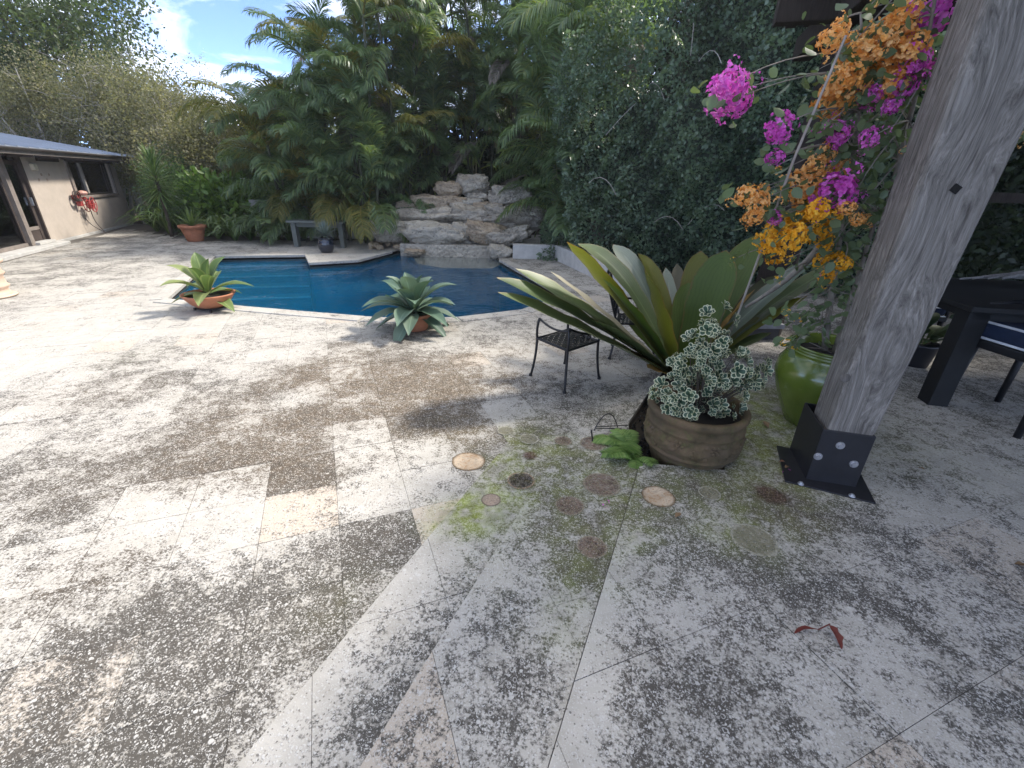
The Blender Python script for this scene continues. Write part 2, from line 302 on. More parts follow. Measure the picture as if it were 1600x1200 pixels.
# --- outlines on the ground
POOL = [g2(*q) for q in ((258, 468), (380, 480), (570, 496), (640, 499), (715, 497), (815, 485), (880, 462))]
POOL += [g2(781, 406) + np.array([0.0, 0.0])]                               # right side meets the rock basin
POOL += [g2(770, 388), g2(640, 386), g2(612, 393), g2(560, 406.5), g2(484, 411), g2(478, 398.5), g2(335, 400.5)]
BED = [g2(*q) for q in ((994, 726), (1132, 738), (1124, 660), (1112, 572), (1046, 566), (981, 664))]
def inside(p, poly):
    c = False; n = len(poly)
    for i in range(n):
        a, b = poly[i], poly[(i + 1) % n]
        if (a[1] > p[1]) != (b[1] > p[1]) and p[0] < (b[0] - a[0]) * (p[1] - a[1]) / (b[1] - a[1]) + a[0]: c = not c
    return c
def clip(poly, p, n):         # keep the side of the line through p where (x-p).n <= 0
    out = []; k = len(poly)
    for i in range(k):
        a, b = poly[i], poly[(i + 1) % k]; da, db = (a - p) @ n, (b - p) @ n
        if da <= 0: out.append(a)
        if (da < 0) != (db < 0) and abs(da - db) > 1e-9: out.append(a + (b - a) * da / (da - db))
    return out
def area(p):
    return 0.5 * abs(sum(p[i][0] * p[(i + 1) % len(p)][1] - p[(i + 1) % len(p)][0] * p[i][1] for i in range(len(p)))) if len(p) > 2 else 0
def crosses(a, b, poly):
    for i in range(len(poly)):
        c, d = poly[i], poly[(i + 1) % len(poly)]
        cr = lambda o, x, y: (x[0] - o[0]) * (y[1] - o[1]) - (x[1] - o[1]) * (y[0] - o[0])
        if cr(a, b, c) * cr(a, b, d) < 0 and cr(c, d, a) * cr(c, d, b) < 0: return True
    return False
def orient(poly):
    s = sum(poly[i][0] * poly[(i + 1) % len(poly)][1] - poly[(i + 1) % len(poly)][0] * poly[i][1] for i in range(len(poly)))
    return poly if s > 0 else poly[::-1]
POOL = orient(POOL); BED = orient(BED)
from mathutils.geometry import tessellate_polygon
def triangles(hole):
    out = []
    for t_ in tessellate_polygon([[Vector((float(p[0]), float(p[1]), 0)) for p in hole]]): out.append(orient([np.array(hole[k], float) for k in t_]))
    return out
def subtract(polys, tris):
    """what is left of the polygons outside a set of triangles"""
    for tr in tris:
        nxt = []; c = sum(tr) / 3; r_ = max(np.hypot(*(q - c)) for q in tr)
        for poly in polys:
            pc = sum(poly) / len(poly)
            if np.hypot(*(pc - c)) > r_ + max(np.hypot(*(q - pc)) for q in poly): nxt.append(poly); continue
            rest = poly; pieces = []
            for k in range(3):
                a, b = tr[k], tr[(k + 1) % 3]; d = b - a; nn = np.array([d[1], -d[0]])        # outward
                o_ = clip(rest, a, -nn)
                if len(o_) > 2 and area(o_) > 1e-5: pieces.append(o_)
                rest = clip(rest, a, nn)
                if len(rest) < 3 or area(rest) < 1e-5: break
            if len(rest) > 2 and area(rest) > 1e-5: nxt += pieces
            else: nxt.append(poly)
        polys = nxt
    return polys
POOL_T = triangles(POOL); BED_T = triangles(BED)
nL = np.array([D1[1], -D1[0]])          # points right of the diagonals
L1 = g2(815, 667); L2 = g2(785, 845); L3 = g2(945, 910); L4 = g2(983, 661)
Tp = g2(815, 667); Td = nrm(g2(975, 671) - Tp); nT = np.array([-Td[1], Td[0]])     # up across the cross joint
HP = lambda p, n: (p, n)
HW_A = g2(0, 401); HW_D = nrm(g2(204, 351) - HW_A); HW_N = np.array([HW_D[1], -HW_D[0]])   # the wall of the house: line, direction, towards the pool
front = [g2(*q) for q in ((150, 352), (228, 366), (300, 379), (440, 378), (600, 377), (700, 380))]
MAIN = [[(L1, nL)], [(L1, -nL), (Tp, -nT), (L4, nL)]]
ZA = [[(L1, -nL), (L2, nL), (Tp, nT)]]; ZB = [[(L2, -nL), (L3 - nL * .004, nL), (Tp, nT)]]; ZC = [[(L3, -nL), (Tp, nT)], [(Tp, -nT), (L4, -nL)]]
def in_piece(p, pc): return all((p - a) @ n <= 1e-6 for a, n in pc)
def keep(poly, pieces):
    cen = sum(poly) / len(poly)
    if all(any(in_piece(q, pc) for pc in pieces) for q in poly + [cen]): return [poly]
    out = []
    for pc in pieces:
        q = poly
        for a, n in pc:
            q = clip(q, a, n)
            if len(q) < 3: break
        if len(q) > 2 and area(q) > 4e-4: out.append(q)
    return out
TILES = []     # (polygon, z, grid corner, size)
def grid(O, s, pieces, z, rng, box):
    for i in range(rng[0], rng[1]):
        for j in range(rng[2], rng[3]):
            c0 = O + E1 * s * i + E2 * s * j; gp = 0.001
            q = [c0 + E1 * gp + E2 * gp, c0 + E1 * (s - gp) + E2 * gp, c0 + E1 * (s - gp) + E2 * (s - gp), c0 + E1 * gp + E2 * (s - gp)]
            cen = sum(q) / 4
            if not (box[0] < cen[0] < box[1] and box[2] < cen[1] < box[3]): continue
            if (cen - HW_A) @ HW_N < 0.45: continue
            xs = [f[0] for f in front]
            if cen[0] < front[-1][0] + 1.5 and cen[1] > np.interp(cen[0], xs, [f[1] for f in front]) + 0.35: continue
            pcs = subtract(subtract(keep(q, pieces), POOL_T), BED_T)
            if sum(area(pc) for pc in pcs) > 5e-4: TILES.append((pcs, z, c0, s, (i, j)))
S0 = 0.405; O0 = g2(525.5, 756)
grid(O0, S0, MAIN, 0.0, (-46, 24, -14, 44), (-15, 5.2, -2.5, 17))
grid(g2(697, 935), 0.58, ZA, 0.005, (-8, 10, -8, 8), (-3, 4, -2.5, 4)); grid(g2(868, 949), 0.58, ZB, 0.010, (-8, 10, -8, 8), (-3, 4, -2.5, 4))
grid(g2(1430, 850), 0.58, ZC, 0.019, (-10, 16, -8, 14), (-2, 10, -2.5, 9))
# a few slabs the photo shows much cleaner than their neighbours
CLEAN = {}
for u, v, d_, tn in ((555, 680, .1, .3), (572, 722, .28, .2), (570, 700, .12, .3), (650, 700, .25, .2), (672, 800, .02, .9), (450, 800, .06, .95), (480, 780, .1, .9), (580, 770, .12, .5), (250, 805, .05, .75), (350, 790, .1, .7), (100, 855, .08, .7), (400, 850, .16, .1), (670, 750, .12, .5), (620, 850, .9, 0), (560, 880, .8, 0), (480, 745, .97, 0),
                     (212, 650, .2, .2), (125, 560, .1, .3), (60, 560, .12, .3), (140, 540, .08, .3), (245, 560, .2, .1), (262, 600, .65, 0), (112, 441, .1, .4), (90, 460, .14, .4), (450, 622, .3, .2), (490, 502, .12, .3), (40, 590, .3, .1)):
    p = g2(u, v) - O0; CLEAN[(math.floor(p @ E1 / S0), math.floor(p @ E2 / S0))] = (d_, tn)
def tile_mesh(name, items):
    V = []; F = []; A = []; n0 = 0
    flat = [(pc, ct_, *it[1:]) for it in items for ct_ in [sum(sum(p_) for p_ in it[0]) / sum(len(p_) for p_ in it[0])] for pc in it[0]]
    for poly, ct, z, c0, s, ij in flat:
        rr = random.Random(hash((round(c0[0], 3), round(c0[1], 3)))); jit = rr.uniform(-1, 1); tn = rr.random() ** 2 * 0.9; z = z + rr.uniform(-.0012, .0012)
        tx, ty = rr.uniform(-.003, .003), rr.uniform(-.003, .003)
        ov = CLEAN.get(ij) if s == S0 else None
        big = len(items) == 1; m = 4 if big else 1
        pts = []; loc = {}
        for a in range(m):
            for b in range(m):
                cell = poly
                if m > 1:
                    for axis, k in ((E1, a), (E2, b)):
                        cell = clip(cell, c0 + axis * s * k / m, -axis); 
                        if len(cell) > 2: cell = clip(cell, c0 + axis * s * (k + 1) / m, axis)
                        if len(cell) < 3: break
                if len(cell) < 3: continue
                ids = []
                for q in cell:
                    key = (round(q[0], 4), round(q[1], 4))
                    if key not in loc: loc[key] = len(pts); pts.append(q)
                    if loc[key] not in ids: ids.append(loc[key])
                if len(ids) > 2: F.append(tuple(i + n0 for i in ids))
        if not pts: continue
        pts = np.array(pts); side = (ct - L1) @ nL > 0 if ct[1] < 3.3 else None; st = stain(pts, side); d = st[:, 0] * 0.93 + jit * 0.05
        if z > .003:          # a paler strip along the edge of each diagonal run of slabs
            ed = L1 if z < .008 else (L2 if z < .014 else L3); dl = (pts - ed) @ nL; d = d + (.07 if z > .014 else .03) - .38 * np.clip(1 - dl / (.13 if z < .014 else .17), 0, 1) * np.clip((2.15 - pts[:, 1]) / .5, .1, 1) + .16 * np.clip((dl - .3) / .4, 0, 1) * (z < .014)
        if not (z > 0.003): d = d - 0.03 + (0.12 if rr.random() < .08 else 0) - (0.16 if rr.random() < .10 else 0)
        if ov: d = d * 0.52 + 0.48 * ov[0] + .08; tn = ov[1]
        k = len(pts); zz = z + (pts - ct) @ np.array([tx, ty])
        V += [(p[0], p[1], zq) for p, zq in zip(pts, zz)]; A.append(np.stack([np.clip(d, 0, 1.1), st[:, 1], st[:, 2], np.full(k, tn)], 1)); n0 += k
        kp = len(poly); zp = z + (np.array(poly) - ct) @ np.array([tx, ty])        # the worn edge and the side down into the joint
        V += [(p[0], p[1], q) for p, q in zip(poly, zp)] + [(p[0], p[1], z - 0.02) for p in poly]
        F += [(n0 + i, n0 + kp + i, n0 + kp + (i + 1) % kp, n0 + (i + 1) % kp) for i in range(kp)]
        st2 = stain(np.array(poly), side); A.append(np.tile(np.stack([np.clip(st2[:, 0] + .3, 0, 1.1), st2[:, 1], st2[:, 2], np.full(kp, tn)], 1), (2, 1))); n0 += 2 * kp
    me = bpy.data.meshes.new(name); me.from_pydata(V, [], F); A = np.concatenate(A)
    for k, nm in enumerate(('dirt', 'brown', 'moss', 'tint')):
        at = me.attributes.new(nm, 'FLOAT', 'POINT'); at.data.foreach_set('value', A[:, k].astype(np.float32))
    me.materials.append(M_STONE); me.update(); return me
def proj_size(polys):
    return max(_proj(p) for p in polys)
def _proj(poly):
    q = []
    for p in poly:
        d = np.array([p[0], p[1], 0]) - CC; f = d @ _W
        if f < 0.15: return -1
        q.append((800 + CAM_F * (d @ RR) / f, 600 - CAM_F * (d @ UU) / f))
    q = np.array(q); c = q.mean(0)
    if not (-120 < c[0] < 1720 and -50 < c[1] < 1330): return -1
    return area(q)

# ground beyond and below everything
# the ground is one sheet with a hole where the pool is
def ring_sheet(name, outer, holes, z, mat):
    import bmesh
    bm = bmesh.new(); vs_ = []
    for lp in (outer, *holes):
        a = [bm.verts.new((float(p[0]), float(p[1]), z)) for p in lp]; vs_.append(a)
    ed = []
    for a in vs_:
        ed += [bm.edges.new((a[i], a[(i + 1) % len(a)])) for i in range(len(a))]
    bmesh.ops.triangle_fill(bm, use_beauty=True, use_dissolve=False, edges=ed)
    bmesh.ops.recalc_face_normals(bm, faces=bm.faces)
    if sum(f.normal.z for f in bm.faces) < 0: bmesh.ops.reverse_faces(bm, faces=bm.faces)
    me = bpy.data.meshes.new(name); bm.to_mesh(me); bm.free(); me.materials.append(mat); return me
struct(link('ground', ring_sheet('ground', [(-130, -60), (130, -60), (130, 160), (-130, 160)], [POOL, BED], -0.09, M_SOIL)))
deck = struct(link('deck', ring_sheet('deck', [(-14.2, -2.6), (9.5, -2.6), (9.5, 10.6), (2.0, 14.4), (-4.0, 15.0), (-14.2, 17.5)], [POOL, BED], -0.016, M_GROUT)))
TILES.sort(key=lambda q: -proj_size(q[0]))
for q in TILES[:300]: link('paving_tile', tile_mesh('paving_tile', [q]), deck)
stuff(link('paving_tile_field', tile_mesh('paving_tile_field', TILES[300:]), deck))

# thin haze added to lift the dark trees, standing in for lens glare
t = NT('glare_veil'); vol = t.n('ShaderNodeVolumePrincipled', {'Color': (.95, .97, 1.0, 1), 'Density': HAZE, 'Anisotropy': 0.3}).outputs[0]; t.t.links.new(vol, t.out.inputs['Volume'])
stuff(link('haze', MB().box((0, 50, 5.6), (264, 224, 17.0)).mesh('haze', t.m)))
# --- pool
WZ = -0.13
def pool_mats():
    t = NT('pool_plaster'); p = t.pos(); c = t.ramp(t.noise(p, 2.5, 5), [(0.3, (.012, .19, .40)), (0.7, (.03, .27, .50))])
    pl = t.end(t.bsdf(c, 0.6))
    t = NT('waterline_tile'); p = t.pos(); n = t.noise(p, 5, 4)
    wl = t.end(t.bsdf(t.ramp(n, [(0.3, (.016, .035, .04)), (0.7, (.04, .075, .08))]), 0.25))
    t = NT('pool_water'); p = t.pos()
    mpv = t.n('ShaderNodeMapping', {'Vector': p, 'Scale': (1, 1, 1)}).outputs[0]
    hh = t.math('ADD', t.noise(mpv, 2.2, 2, 0.5, 0.6), t.math('MULTIPLY', t.noise(mpv, 9, 2, 0.5, 0.4), 0.25)); bp = t.bump(hh, 0.16, 0.14)
    fr = t.n('ShaderNodeFresnel', {'IOR': 1.333, 'Normal': bp}).outputs[0]
    tr = t.n('ShaderNodeMixShader', {0: .50, 1: t.n('ShaderNodeBsdfTransparent', {'Color': (.45, .78, .88, 1)}).outputs[0], 2: t.n('ShaderNodeBsdfDiffuse', {'Color': (.004, .105, .225, 1)}).outputs[0]}).outputs[0]
    gl = t.n('ShaderNodeBsdfGlossy', {'Color': (1, 1, 1, 1), 'Roughness': 0.02, 'Normal': bp}).outputs[0]
    wa = t.end(t.n('ShaderNodeMixShader', {0: fr, 1: tr, 2: gl}).outputs[0])
    return pl, wl, wa
M_PLASTER, M_WLINE, M_WATER = pool_mats()
mb = MB(); n = len(POOL); bot = -1.7
V = [(p[0], p[1], -0.09) for p in POOL] + [(p[0], p[1], -0.30) for p in POOL]
mb.add(V, [(i, n + i, n + (i + 1) % n, (i + 1) % n) for i in range(n)])
pb = MB().add([(p[0], p[1], bot) for p in POOL] + [(p[0], p[1], -0.30) for p in POOL], [tuple(range(n))] + [(i, (i + 1) % n, n + (i + 1) % n, n + i) for i in range(n)])
pool = struct(link('pool', pb.mesh('pool', M_PLASTER)))
part('waterline_band', mb, M_WLINE, pool)
struct(link('pool_water', MB().add([(p[0], p[1], WZ) for p in POOL], [tuple(range(n))]).mesh('pool_water', M_WATER)))
# entry steps along the far left end
sa, sb, sc = g2(335, 400.5), g2(478, 398.5), g2(484, 411); la = g2(258, 468)
ax = nrm(sb - sa); ay = nrm(la - sa); M_STEP = plain('step_tile', (.03, .10, .125), 0.35, scale=6)
for k in range(4):
    o_ = 0.02 + 0.42 * k; a = sa + ay * o_ * 1.0; e = sb + ay * o_
    q = [sa + ax * .02, sb + ax * .0, sb + ay * (0.42 * (k + 1)), sa + ax * .02 + ay * (0.42 * (k + 1))]
    part('step', MB().prism(q, bot + .01 * k, -0.17 - 0.16 * k), M_STEP, pool)
    q2 = [q[3] - ay * .05, q[2] - ay * .05, q[2] + ay * .004, q[3] + ay * .004]
    part('step_nosing', MB().prism(q2, -0.19 - 0.16 * k, -0.166 - 0.16 * k), plain('nosing', (.45, .60, .62), .4), pool)
# coping stones round the edge (they stand a few mm proud of the paving)
def coping(a, b, wdt, ln, proud=0.012):
    d = b - a; L = np.hypot(*d); d = d / L; nn = np.array([d[1], -d[0]]); k = max(1, round(L / ln))
    for i in range(k):
        s0, s1 = L * i / k + .002, L * (i + 1) / k - .002
        poly = [a + d * s0 - nn * 0.025, a + d * s0 + nn * wdt, a + d * s1 + nn * wdt, a + d * s1 - nn * 0.025]
        c = sum(poly) / 4; st = stain(np.array(poly)); mb = MB().prism(poly[::-1] if area(poly) < 0 else poly, -0.045 - RNG.random() * .004, proud + RNG.random() * .005)
        me = mb.mesh('coping_stone', M_STONE)
        for nm, val in (('dirt', np.clip(st[0, 0] * .5 + RNG.uniform(-.05, .08), 0, 1)), ('tint', RNG.random() * .5)):
            at = me.attributes.new(nm, 'FLOAT', 'POINT'); at.data.foreach_set('value', np.full(len(me.vertices), val, np.float32))
        o = link('coping_stone', me, pool); bv = o.modifiers.new('bevel', 'BEVEL'); bv.width = .008; bv.segments = 2
for i in range(n):
    a, b = POOL[i], POOL[(i + 1) % n]
    if (a[1] + b[1]) / 2 > g2(700, 396)[1] or np.hypot(*(b - a)) < .12: continue
    mid = (a + b) / 2
    coping(a, b, 0.20, 0.62)
# shallow rock basin under the waterfall
bs = [g2(770, 387), g2(638, 385), g2(652, 404), g2(690, 410), g2(770, 411), g2(781, 406)]
part('basin_ledge', MB().prism(orient(bs), bot + .05, -0.124), plain('wet_plaster', (.17, .19, .175), .12, scale=4, spec=.5), pool)
# planting bed cut into the paving, black gravel
M_GRAV = plain('black_gravel', (.012, .012, .014), .5, scale=60)
bedo = struct(link('planting_bed', MB().prism(BED, -.14, -.088).add([(p[0], p[1], -.10) for p in BED] + [(p[0], p[1], -.015) for p in BED], [((i + 1) % len(BED), i, len(BED) + i, len(BED) + (i + 1) % len(BED)) for i in range(len(BED))]).mesh('planting_bed', M_SOIL)))
gv = MB(); ic = [(.5, 0, 0), (-.2, .45, 0), (-.35, -.4, 0), (0, 0, .45), (0.05, 0, -.3)]
bb = np.array(BED)
for i in range(2600):
    p = np.array([random.uniform(bb[:, 0].min(), bb[:, 0].max()), random.uniform(bb[:, 1].min(), bb[:, 1].max())])
    if not inside(p, BED): continue
    s = random.uniform(.014, .034); R_ = np.array(Matrix.Rotation(random.uniform(0, 6.3), 3, (random.random() + .01, random.random(), random.random())))
    gv.add(np.array(ic) @ R_.T * s + np.array([p[0], p[1], -.078 + random.uniform(0, .02)]), [(0, 1, 3), (1, 2, 3), (2, 0, 3), (1, 0, 4), (2, 1, 4), (0, 2, 4)])
stuff(part('gravel', gv, M_GRAV, bedo))

# --- marks that pots have left on the slabs: thin rings and discs of their own
def ring_mat(name, inner, rim, ring_c, soft):
    t = NT(name); p = t.obj(); n_ = t.noise(t.pos(), 40, 5, .7); n2 = t.noise(t.pos(), 9, 3, .6)
    ln = t.n('ShaderNodeVectorMath', {0: p}, operation='LENGTH').outputs['Value']
    rr = t.math('ADD', ln, t.math('MULTIPLY', t.math('SUBTRACT', n2, .5), .25)); rr = t.math('ADD', rr, t.math('MULTIPLY', t.math('SUBTRACT', n_, .5), .18))
    c = t.mix(t.ss(t.math('ADD', n_, t.math('MULTIPLY', n2, .5)), .68, .92), inner, ring_c); c = t.mix(t.ss(rr, .74, .92), c, rim)
    c = t.mix(t.math('MULTIPLY', t.ss(t.noise(t.pos(), 120, 2), .55, .7), .45), c, (.5, .48, .42))
    al = t.math('MULTIPLY', t.ss(rr, 1.0, 0.93 - soft), t.math('ADD', .35 + .25 * (soft < .04), t.math('MULTIPLY', t.ss(n_, .35, .6), .45)), True)
    return t.end(t.n('ShaderNodeMixShader', {0: al, 1: t.n('ShaderNodeBsdfTransparent').outputs[0], 2: t.bsdf(c, .9)}).outputs[0])
RM = {'pale': ring_mat('mark_pale', (.56, .45, .32), (.16, .11, .06), (.30, .19, .10), .02), 'rust': ring_mat('mark_rust', (.24, .17, .125), (.30, .26, .18), (.075, .05, .035), .08),
      'dark': ring_mat('mark_dark', (.055, .033, .024), (.30, .21, .13), (.02, .014, .01), .05), 'pink': ring_mat('mark_pink', (.34, .26, .20), (.14, .11, .08), (.22, .17, .12), .03),
      'grey': ring_mat('mark_grey', (.27, .25, .17), (.42, .40, .31), (.17, .16, .10), .05), 'fade': ring_mat('mark_fade', (.12, .055, .035), (.13, .075, .05), (.05, .03, .02), .45)}
for u, v, rp, kd in ((732, 719, 27, 'pale'), (814, 751, 23, 'dark'), (767, 780, 16, 'pink'), (827, 686, 16, 'grey'), (828, 712, 14, 'fade'), (880, 689, 15, 'rust'), (926, 693, 22, 'rust'), (940, 757, 32, 'rust'), (890, 790, 25, 'rust'), (925, 855, 26, 'rust'), (1028, 777, 27, 'pale'), (1108, 772, 18, 'grey'), (1178, 845, 37, 'grey'), (1205, 775, 30, 'fade'), (790, 672, 14, 'grey')):
    c = G(u, v, .012); r = abs(G(u + rp, v, .012)[0] - c[0])
    mb = MB(); kk = 22; mb.add([(0, 0, 0)] + [((.98 + .06 * random.uniform(-1, 1)) * math.cos(6.2832 * i / kk), (.98 + .06 * random.uniform(-1, 1)) * math.sin(6.2832 * i / kk), 0) for i in range(kk)], [(0, 1 + i, 1 + (i + 1) % kk) for i in range(kk)])
    zz = .0035 if v < 735 and u < 760 else (.009 if u < 800 else .0145)
    if u > 1000: zz = .021
    o = part('pot_stain', mb, RM[kd], deck); o.location = (c[0], c[1], zz); o.scale = (r, r, 1)

# --- low rendered wall at the right of the waterfall, and the block wall at the back
M_REND = plain('pale_render', (.46, .45, .42), .85, var=.18, scale=5, bump=.2)
wl = thing('low_wall', 'low pale rendered wall along the far right edge of the pool deck', 'wall', (*g2(801, 404), 0))
def seg(a, b, h, th, nm, par, mat, z0=-.02):
    o = np.array(par.location)[:2]; d = nrm(b - a); nn = np.array([-d[1], d[0]])
    return part(nm, MB().prism(orient([a - o, b - o, b - o + nn * th, a - o + nn * th]), z0, h), mat, par, bevel=.012)
a, b = g2(801, 404), g2(866, 405.5); seg(a, b, .34, .24, 'wall_section', wl, M_REND)
c = g2(930, 436); seg(b, c, .352, .24, 'wall_section', wl, M_REND); d = c + (c - b) * .9; seg(c, d, .34, .24, 'wall_section', wl, M_REND)
M_BLK = plain('grey_block', (.30, .30, .29), .9, var=.25, scale=7, bump=.4)
bw = thing('block_wall', 'grey block retaining wall behind the bench and the strappy plants', 'wall', (-7.6, 14.7, 0))
for i in range(8):
    for j in range(5):
        part('block', MB().box((i * .46 - .3 + (j % 2) * .2, random.uniform(-.02, .02), .1 + j * .215), (.45, .3, .208)), M_BLK, bw, bevel=.015)
# ================================================================ HOUSE
K = 1.2          # the wall's own coordinates were measured for a 1.5 m eye height
M_STUC = plain('beige_stucco', (.46, .40, .335), .9, var=.09, scale=3.5, bump=.25)
M_TRIM = plain('grey_brown_timber', (.21, .18, .155), .8, var=.25, scale=6, bump=.2)
M_DKTRIM = plain('dark_brown_timber', (.06, .045, .038), .75, var=.3, scale=6, bump=.2)
M_FRAME = plain('bronze_frame', (.045, .038, .034), .45, .3)
M_ALU = plain('grey_mullion', (.36, .34, .31), .5, .2)
def glass(name, col, rough=.03):
    t = NT(name); fr = t.n('ShaderNodeFresnel', {'IOR': 1.5}).outputs[0]
    gl = t.n('ShaderNodeBsdfGlossy', {'Color': (1, 1, 1, 1), 'Roughness': rough}).outputs[0]
    return t.end(t.n('ShaderNodeMixShader', {0: fr, 1: t.n('ShaderNodeBsdfTransparent', {'Color': (*col, 1)}).outputs[0], 2: gl}).outputs[0])
M_GLASS = glass('window_glass', (.5, .52, .55))
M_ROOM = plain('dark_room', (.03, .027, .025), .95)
M_CURT = plain('curtain', (.36, .32, .25), .9, var=.3, scale=5)
hang = math.atan2(HW_D[1], HW_D[0])
HLEN = 6.36 * K
house = thing('pool_house', 'low beige stucco house with a grey metal roof along the left side of the deck', 'house', (HW_A[0], HW_A[1], 0), hang)
# house coordinates: x along the wall (away from the camera), y = away from the pool, z up
def hbox(nm, x0, x1, y0, y1, z0, z1, mat, par=house, bevel=0.0, sm=False):
    return part(nm, MB().box(((x0 + x1) / 2, (y0 + y1) / 2, (z0 + z1) / 2), (x1 - x0, y1 - y0, z1 - z0)), mat, par, bevel=bevel)
WT = 2.04                                                  # underside of the eave at the wall
dx0, dx1 = 1.17 * K, 1.73 * K; wx0, wx1 = 3.62 * K, 5.86 * K; wz0, wz1 = .93 * K, 1.63 * K; gx0, gx1 = -2.2, 1.03 * K
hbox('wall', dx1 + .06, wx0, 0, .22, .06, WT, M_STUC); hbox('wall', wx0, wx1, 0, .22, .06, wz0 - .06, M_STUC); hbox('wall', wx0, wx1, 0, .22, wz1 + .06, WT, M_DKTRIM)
hbox('wall', wx1, HLEN, 0, .22, .06, WT, M_STUC); hbox('wall', gx1, dx0, -.03, .22, .06, WT, M_TRIM); hbox('wall', HLEN - .22, HLEN, .222, 5.5, .06, WT, M_STUC)
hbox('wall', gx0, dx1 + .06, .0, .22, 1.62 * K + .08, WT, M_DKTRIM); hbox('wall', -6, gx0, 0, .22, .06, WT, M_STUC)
hbox('plinth', -6, dx1 + .2, -.34, .2, -.03, .055, M_REND, bevel=.01); hbox('plinth', dx1 + .2, HLEN + .03, -.03, .2, -.03, .055, M_REND, bevel=.01)
hbox('header_beam', gx0 - .2, dx1 + .1, -.06, -.002, 1.70 * K, 1.80 * K - .1, M_DKTRIM); hbox('header_beam', 2.35 * K, 3.2 * K, -.06, -.002, 1.62 * K, 1.69 * K, M_DKTRIM); hbox('header_beam', wx0 - .1, wx1 + .3, -.06, -.002, 1.64 * K, 1.69 * K, M_DKTRIM)
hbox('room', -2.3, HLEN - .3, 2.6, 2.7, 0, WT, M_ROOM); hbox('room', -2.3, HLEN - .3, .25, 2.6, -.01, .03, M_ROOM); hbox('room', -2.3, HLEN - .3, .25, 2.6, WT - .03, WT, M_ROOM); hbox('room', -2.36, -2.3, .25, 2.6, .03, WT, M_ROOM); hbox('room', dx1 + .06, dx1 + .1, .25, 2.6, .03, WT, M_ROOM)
# window
wd = hbox('window', wx0, wx1, .06, .10, wz0 - .05, wz0, M_FRAME); 
hbox('frame', wx0, wx1, .06, .10, wz1, wz1 + .05, M_FRAME, wd); hbox('frame', wx0, wx0 + .05, .06, .10, wz0, wz1, M_FRAME, wd); hbox('frame', wx1 - .05, wx1, .06, .10, wz0, wz1, M_FRAME, wd)
hbox('mullion', 4.28 * K, 4.36 * K, .02, .09, wz0, wz1, M_ALU, wd); hbox('mullion', 5.55 * K, 5.58 * K, .05, .09, wz0, wz1, M_FRAME, wd)
hbox('pane', wx0 + .05, 4.28 * K, .075, .082, wz0, wz1, M_GLASS, wd); hbox('pane', 4.36 * K, 5.55 * K, .075, .082, wz0, wz1, M_GLASS, wd); hbox('pane', 5.58 * K, wx1 - .05, .075, .082, wz0, wz1, M_GLASS, wd)
hbox('sill', wx0 - .1, wx1 + .1, -.06, -.002, wz0 - .13, wz0 - .055, M_TRIM, wd, .008); hbox('jamb', wx0 - .14, wx0 - .003, -.04, .1, wz0 - .05, WT - .06, M_TRIM, wd); hbox('jamb', wx1 + .003, wx1 + .09, -.04, .1, wz0 - .05, WT - .06, M_TRIM, wd)
# door
dr = hbox('door', dx0, dx0 + .1, .05, .1, .13, 1.62 * K, M_DKTRIM)
hbox('stile', dx1 - .11, dx1, .05, .1, .13, 1.62 * K, M_DKTRIM, dr); hbox('rail', dx0 + .1, dx1 - .11, .05, .1, 1.62 * K - .1, 1.62 * K, M_DKTRIM, dr); hbox('rail', dx0 + .1, dx1 - .11, .05, .1, .38, .46, M_TRIM, dr); hbox('kick_panel', dx0 + .1, dx1 - .11, .065, .09, .13, .38, M_DKTRIM, dr)
hbox('pane', dx0 + .1, dx1 - .11, .07, .08, .46, 1.62 * K - .1, M_GLASS, dr); hbox('handle', dx1 - .085, dx1 - .045, -.01, .05, .93, 1.12, plain('steel', (.5, .5, .5), .3, .9), dr, .008); hbox('threshold', dx0 - .02, dx1 + .04, -.12, .1, .06, .12, M_REND, dr, .006); hbox('frame', dx1, dx1 + .058, -.02, .1, .06, 1.69 * K, M_DKTRIM, dr)
# sliding glass door
sd = hbox('sliding_door', gx0, gx1, .02, .1, .06, .14, M_TRIM)
for x in (gx0, gx0 + 1.08, gx0 + 1.14, gx1 - .1): hbox('stile', x, x + .06, .03, .09, .14, 1.60 * K, M_DKTRIM, sd)
hbox('stile', gx1 - .035, gx1 - .002, -.05, .09, .14, 1.66 * K, M_TRIM, sd)
hbox('rail', gx0, gx1, .03, .09, 1.60 * K, 1.68 * K, M_DKTRIM, sd); hbox('pane', gx0 + .06, gx0 + 1.08, .055, .065, .14, 1.6 * K, M_GLASS, sd); hbox('pane', gx0 + 1.2, gx1 - .1, .055, .065, .14, 1.6 * K, M_GLASS, sd)
cv = MB(); xs = np.linspace(gx0, gx1 - .1, 70); V = [(x, .2 + .04 * math.sin(i * 1.1), z) for z in (.14, 1.6 * K) for i, x in enumerate(xs)]
cv.add(V, [(i, i + 1, 71 + i, 70 + i) for i in range(69)]); part('curtain', cv, M_CURT, sd)
# wall light, round vents
li = hbox('wall_light', 2.04 * K, 2.18 * K, -.09, -.002, 1.44 * K, 1.57 * K, plain('lamp_cream', (.55, .50, .38), .5), bevel=.015)
for x, z in ((2.36, 1.36), (2.66, 1.36), (2.2, 1.26), (2.52, 1.26)):
    mb = MB(); V = [(0, 0, 0)] + [(.032 * math.cos(a), 0, .032 * math.sin(a)) for a in np.linspace(0, 6.283, 13)[:-1]]
    part('wall_anchor', MB().tube([(x * K, -.012, z * K), (x * K, .004, z * K)], .035, 12), plain('rust_spot', (.30, .24, .19), .8), house)
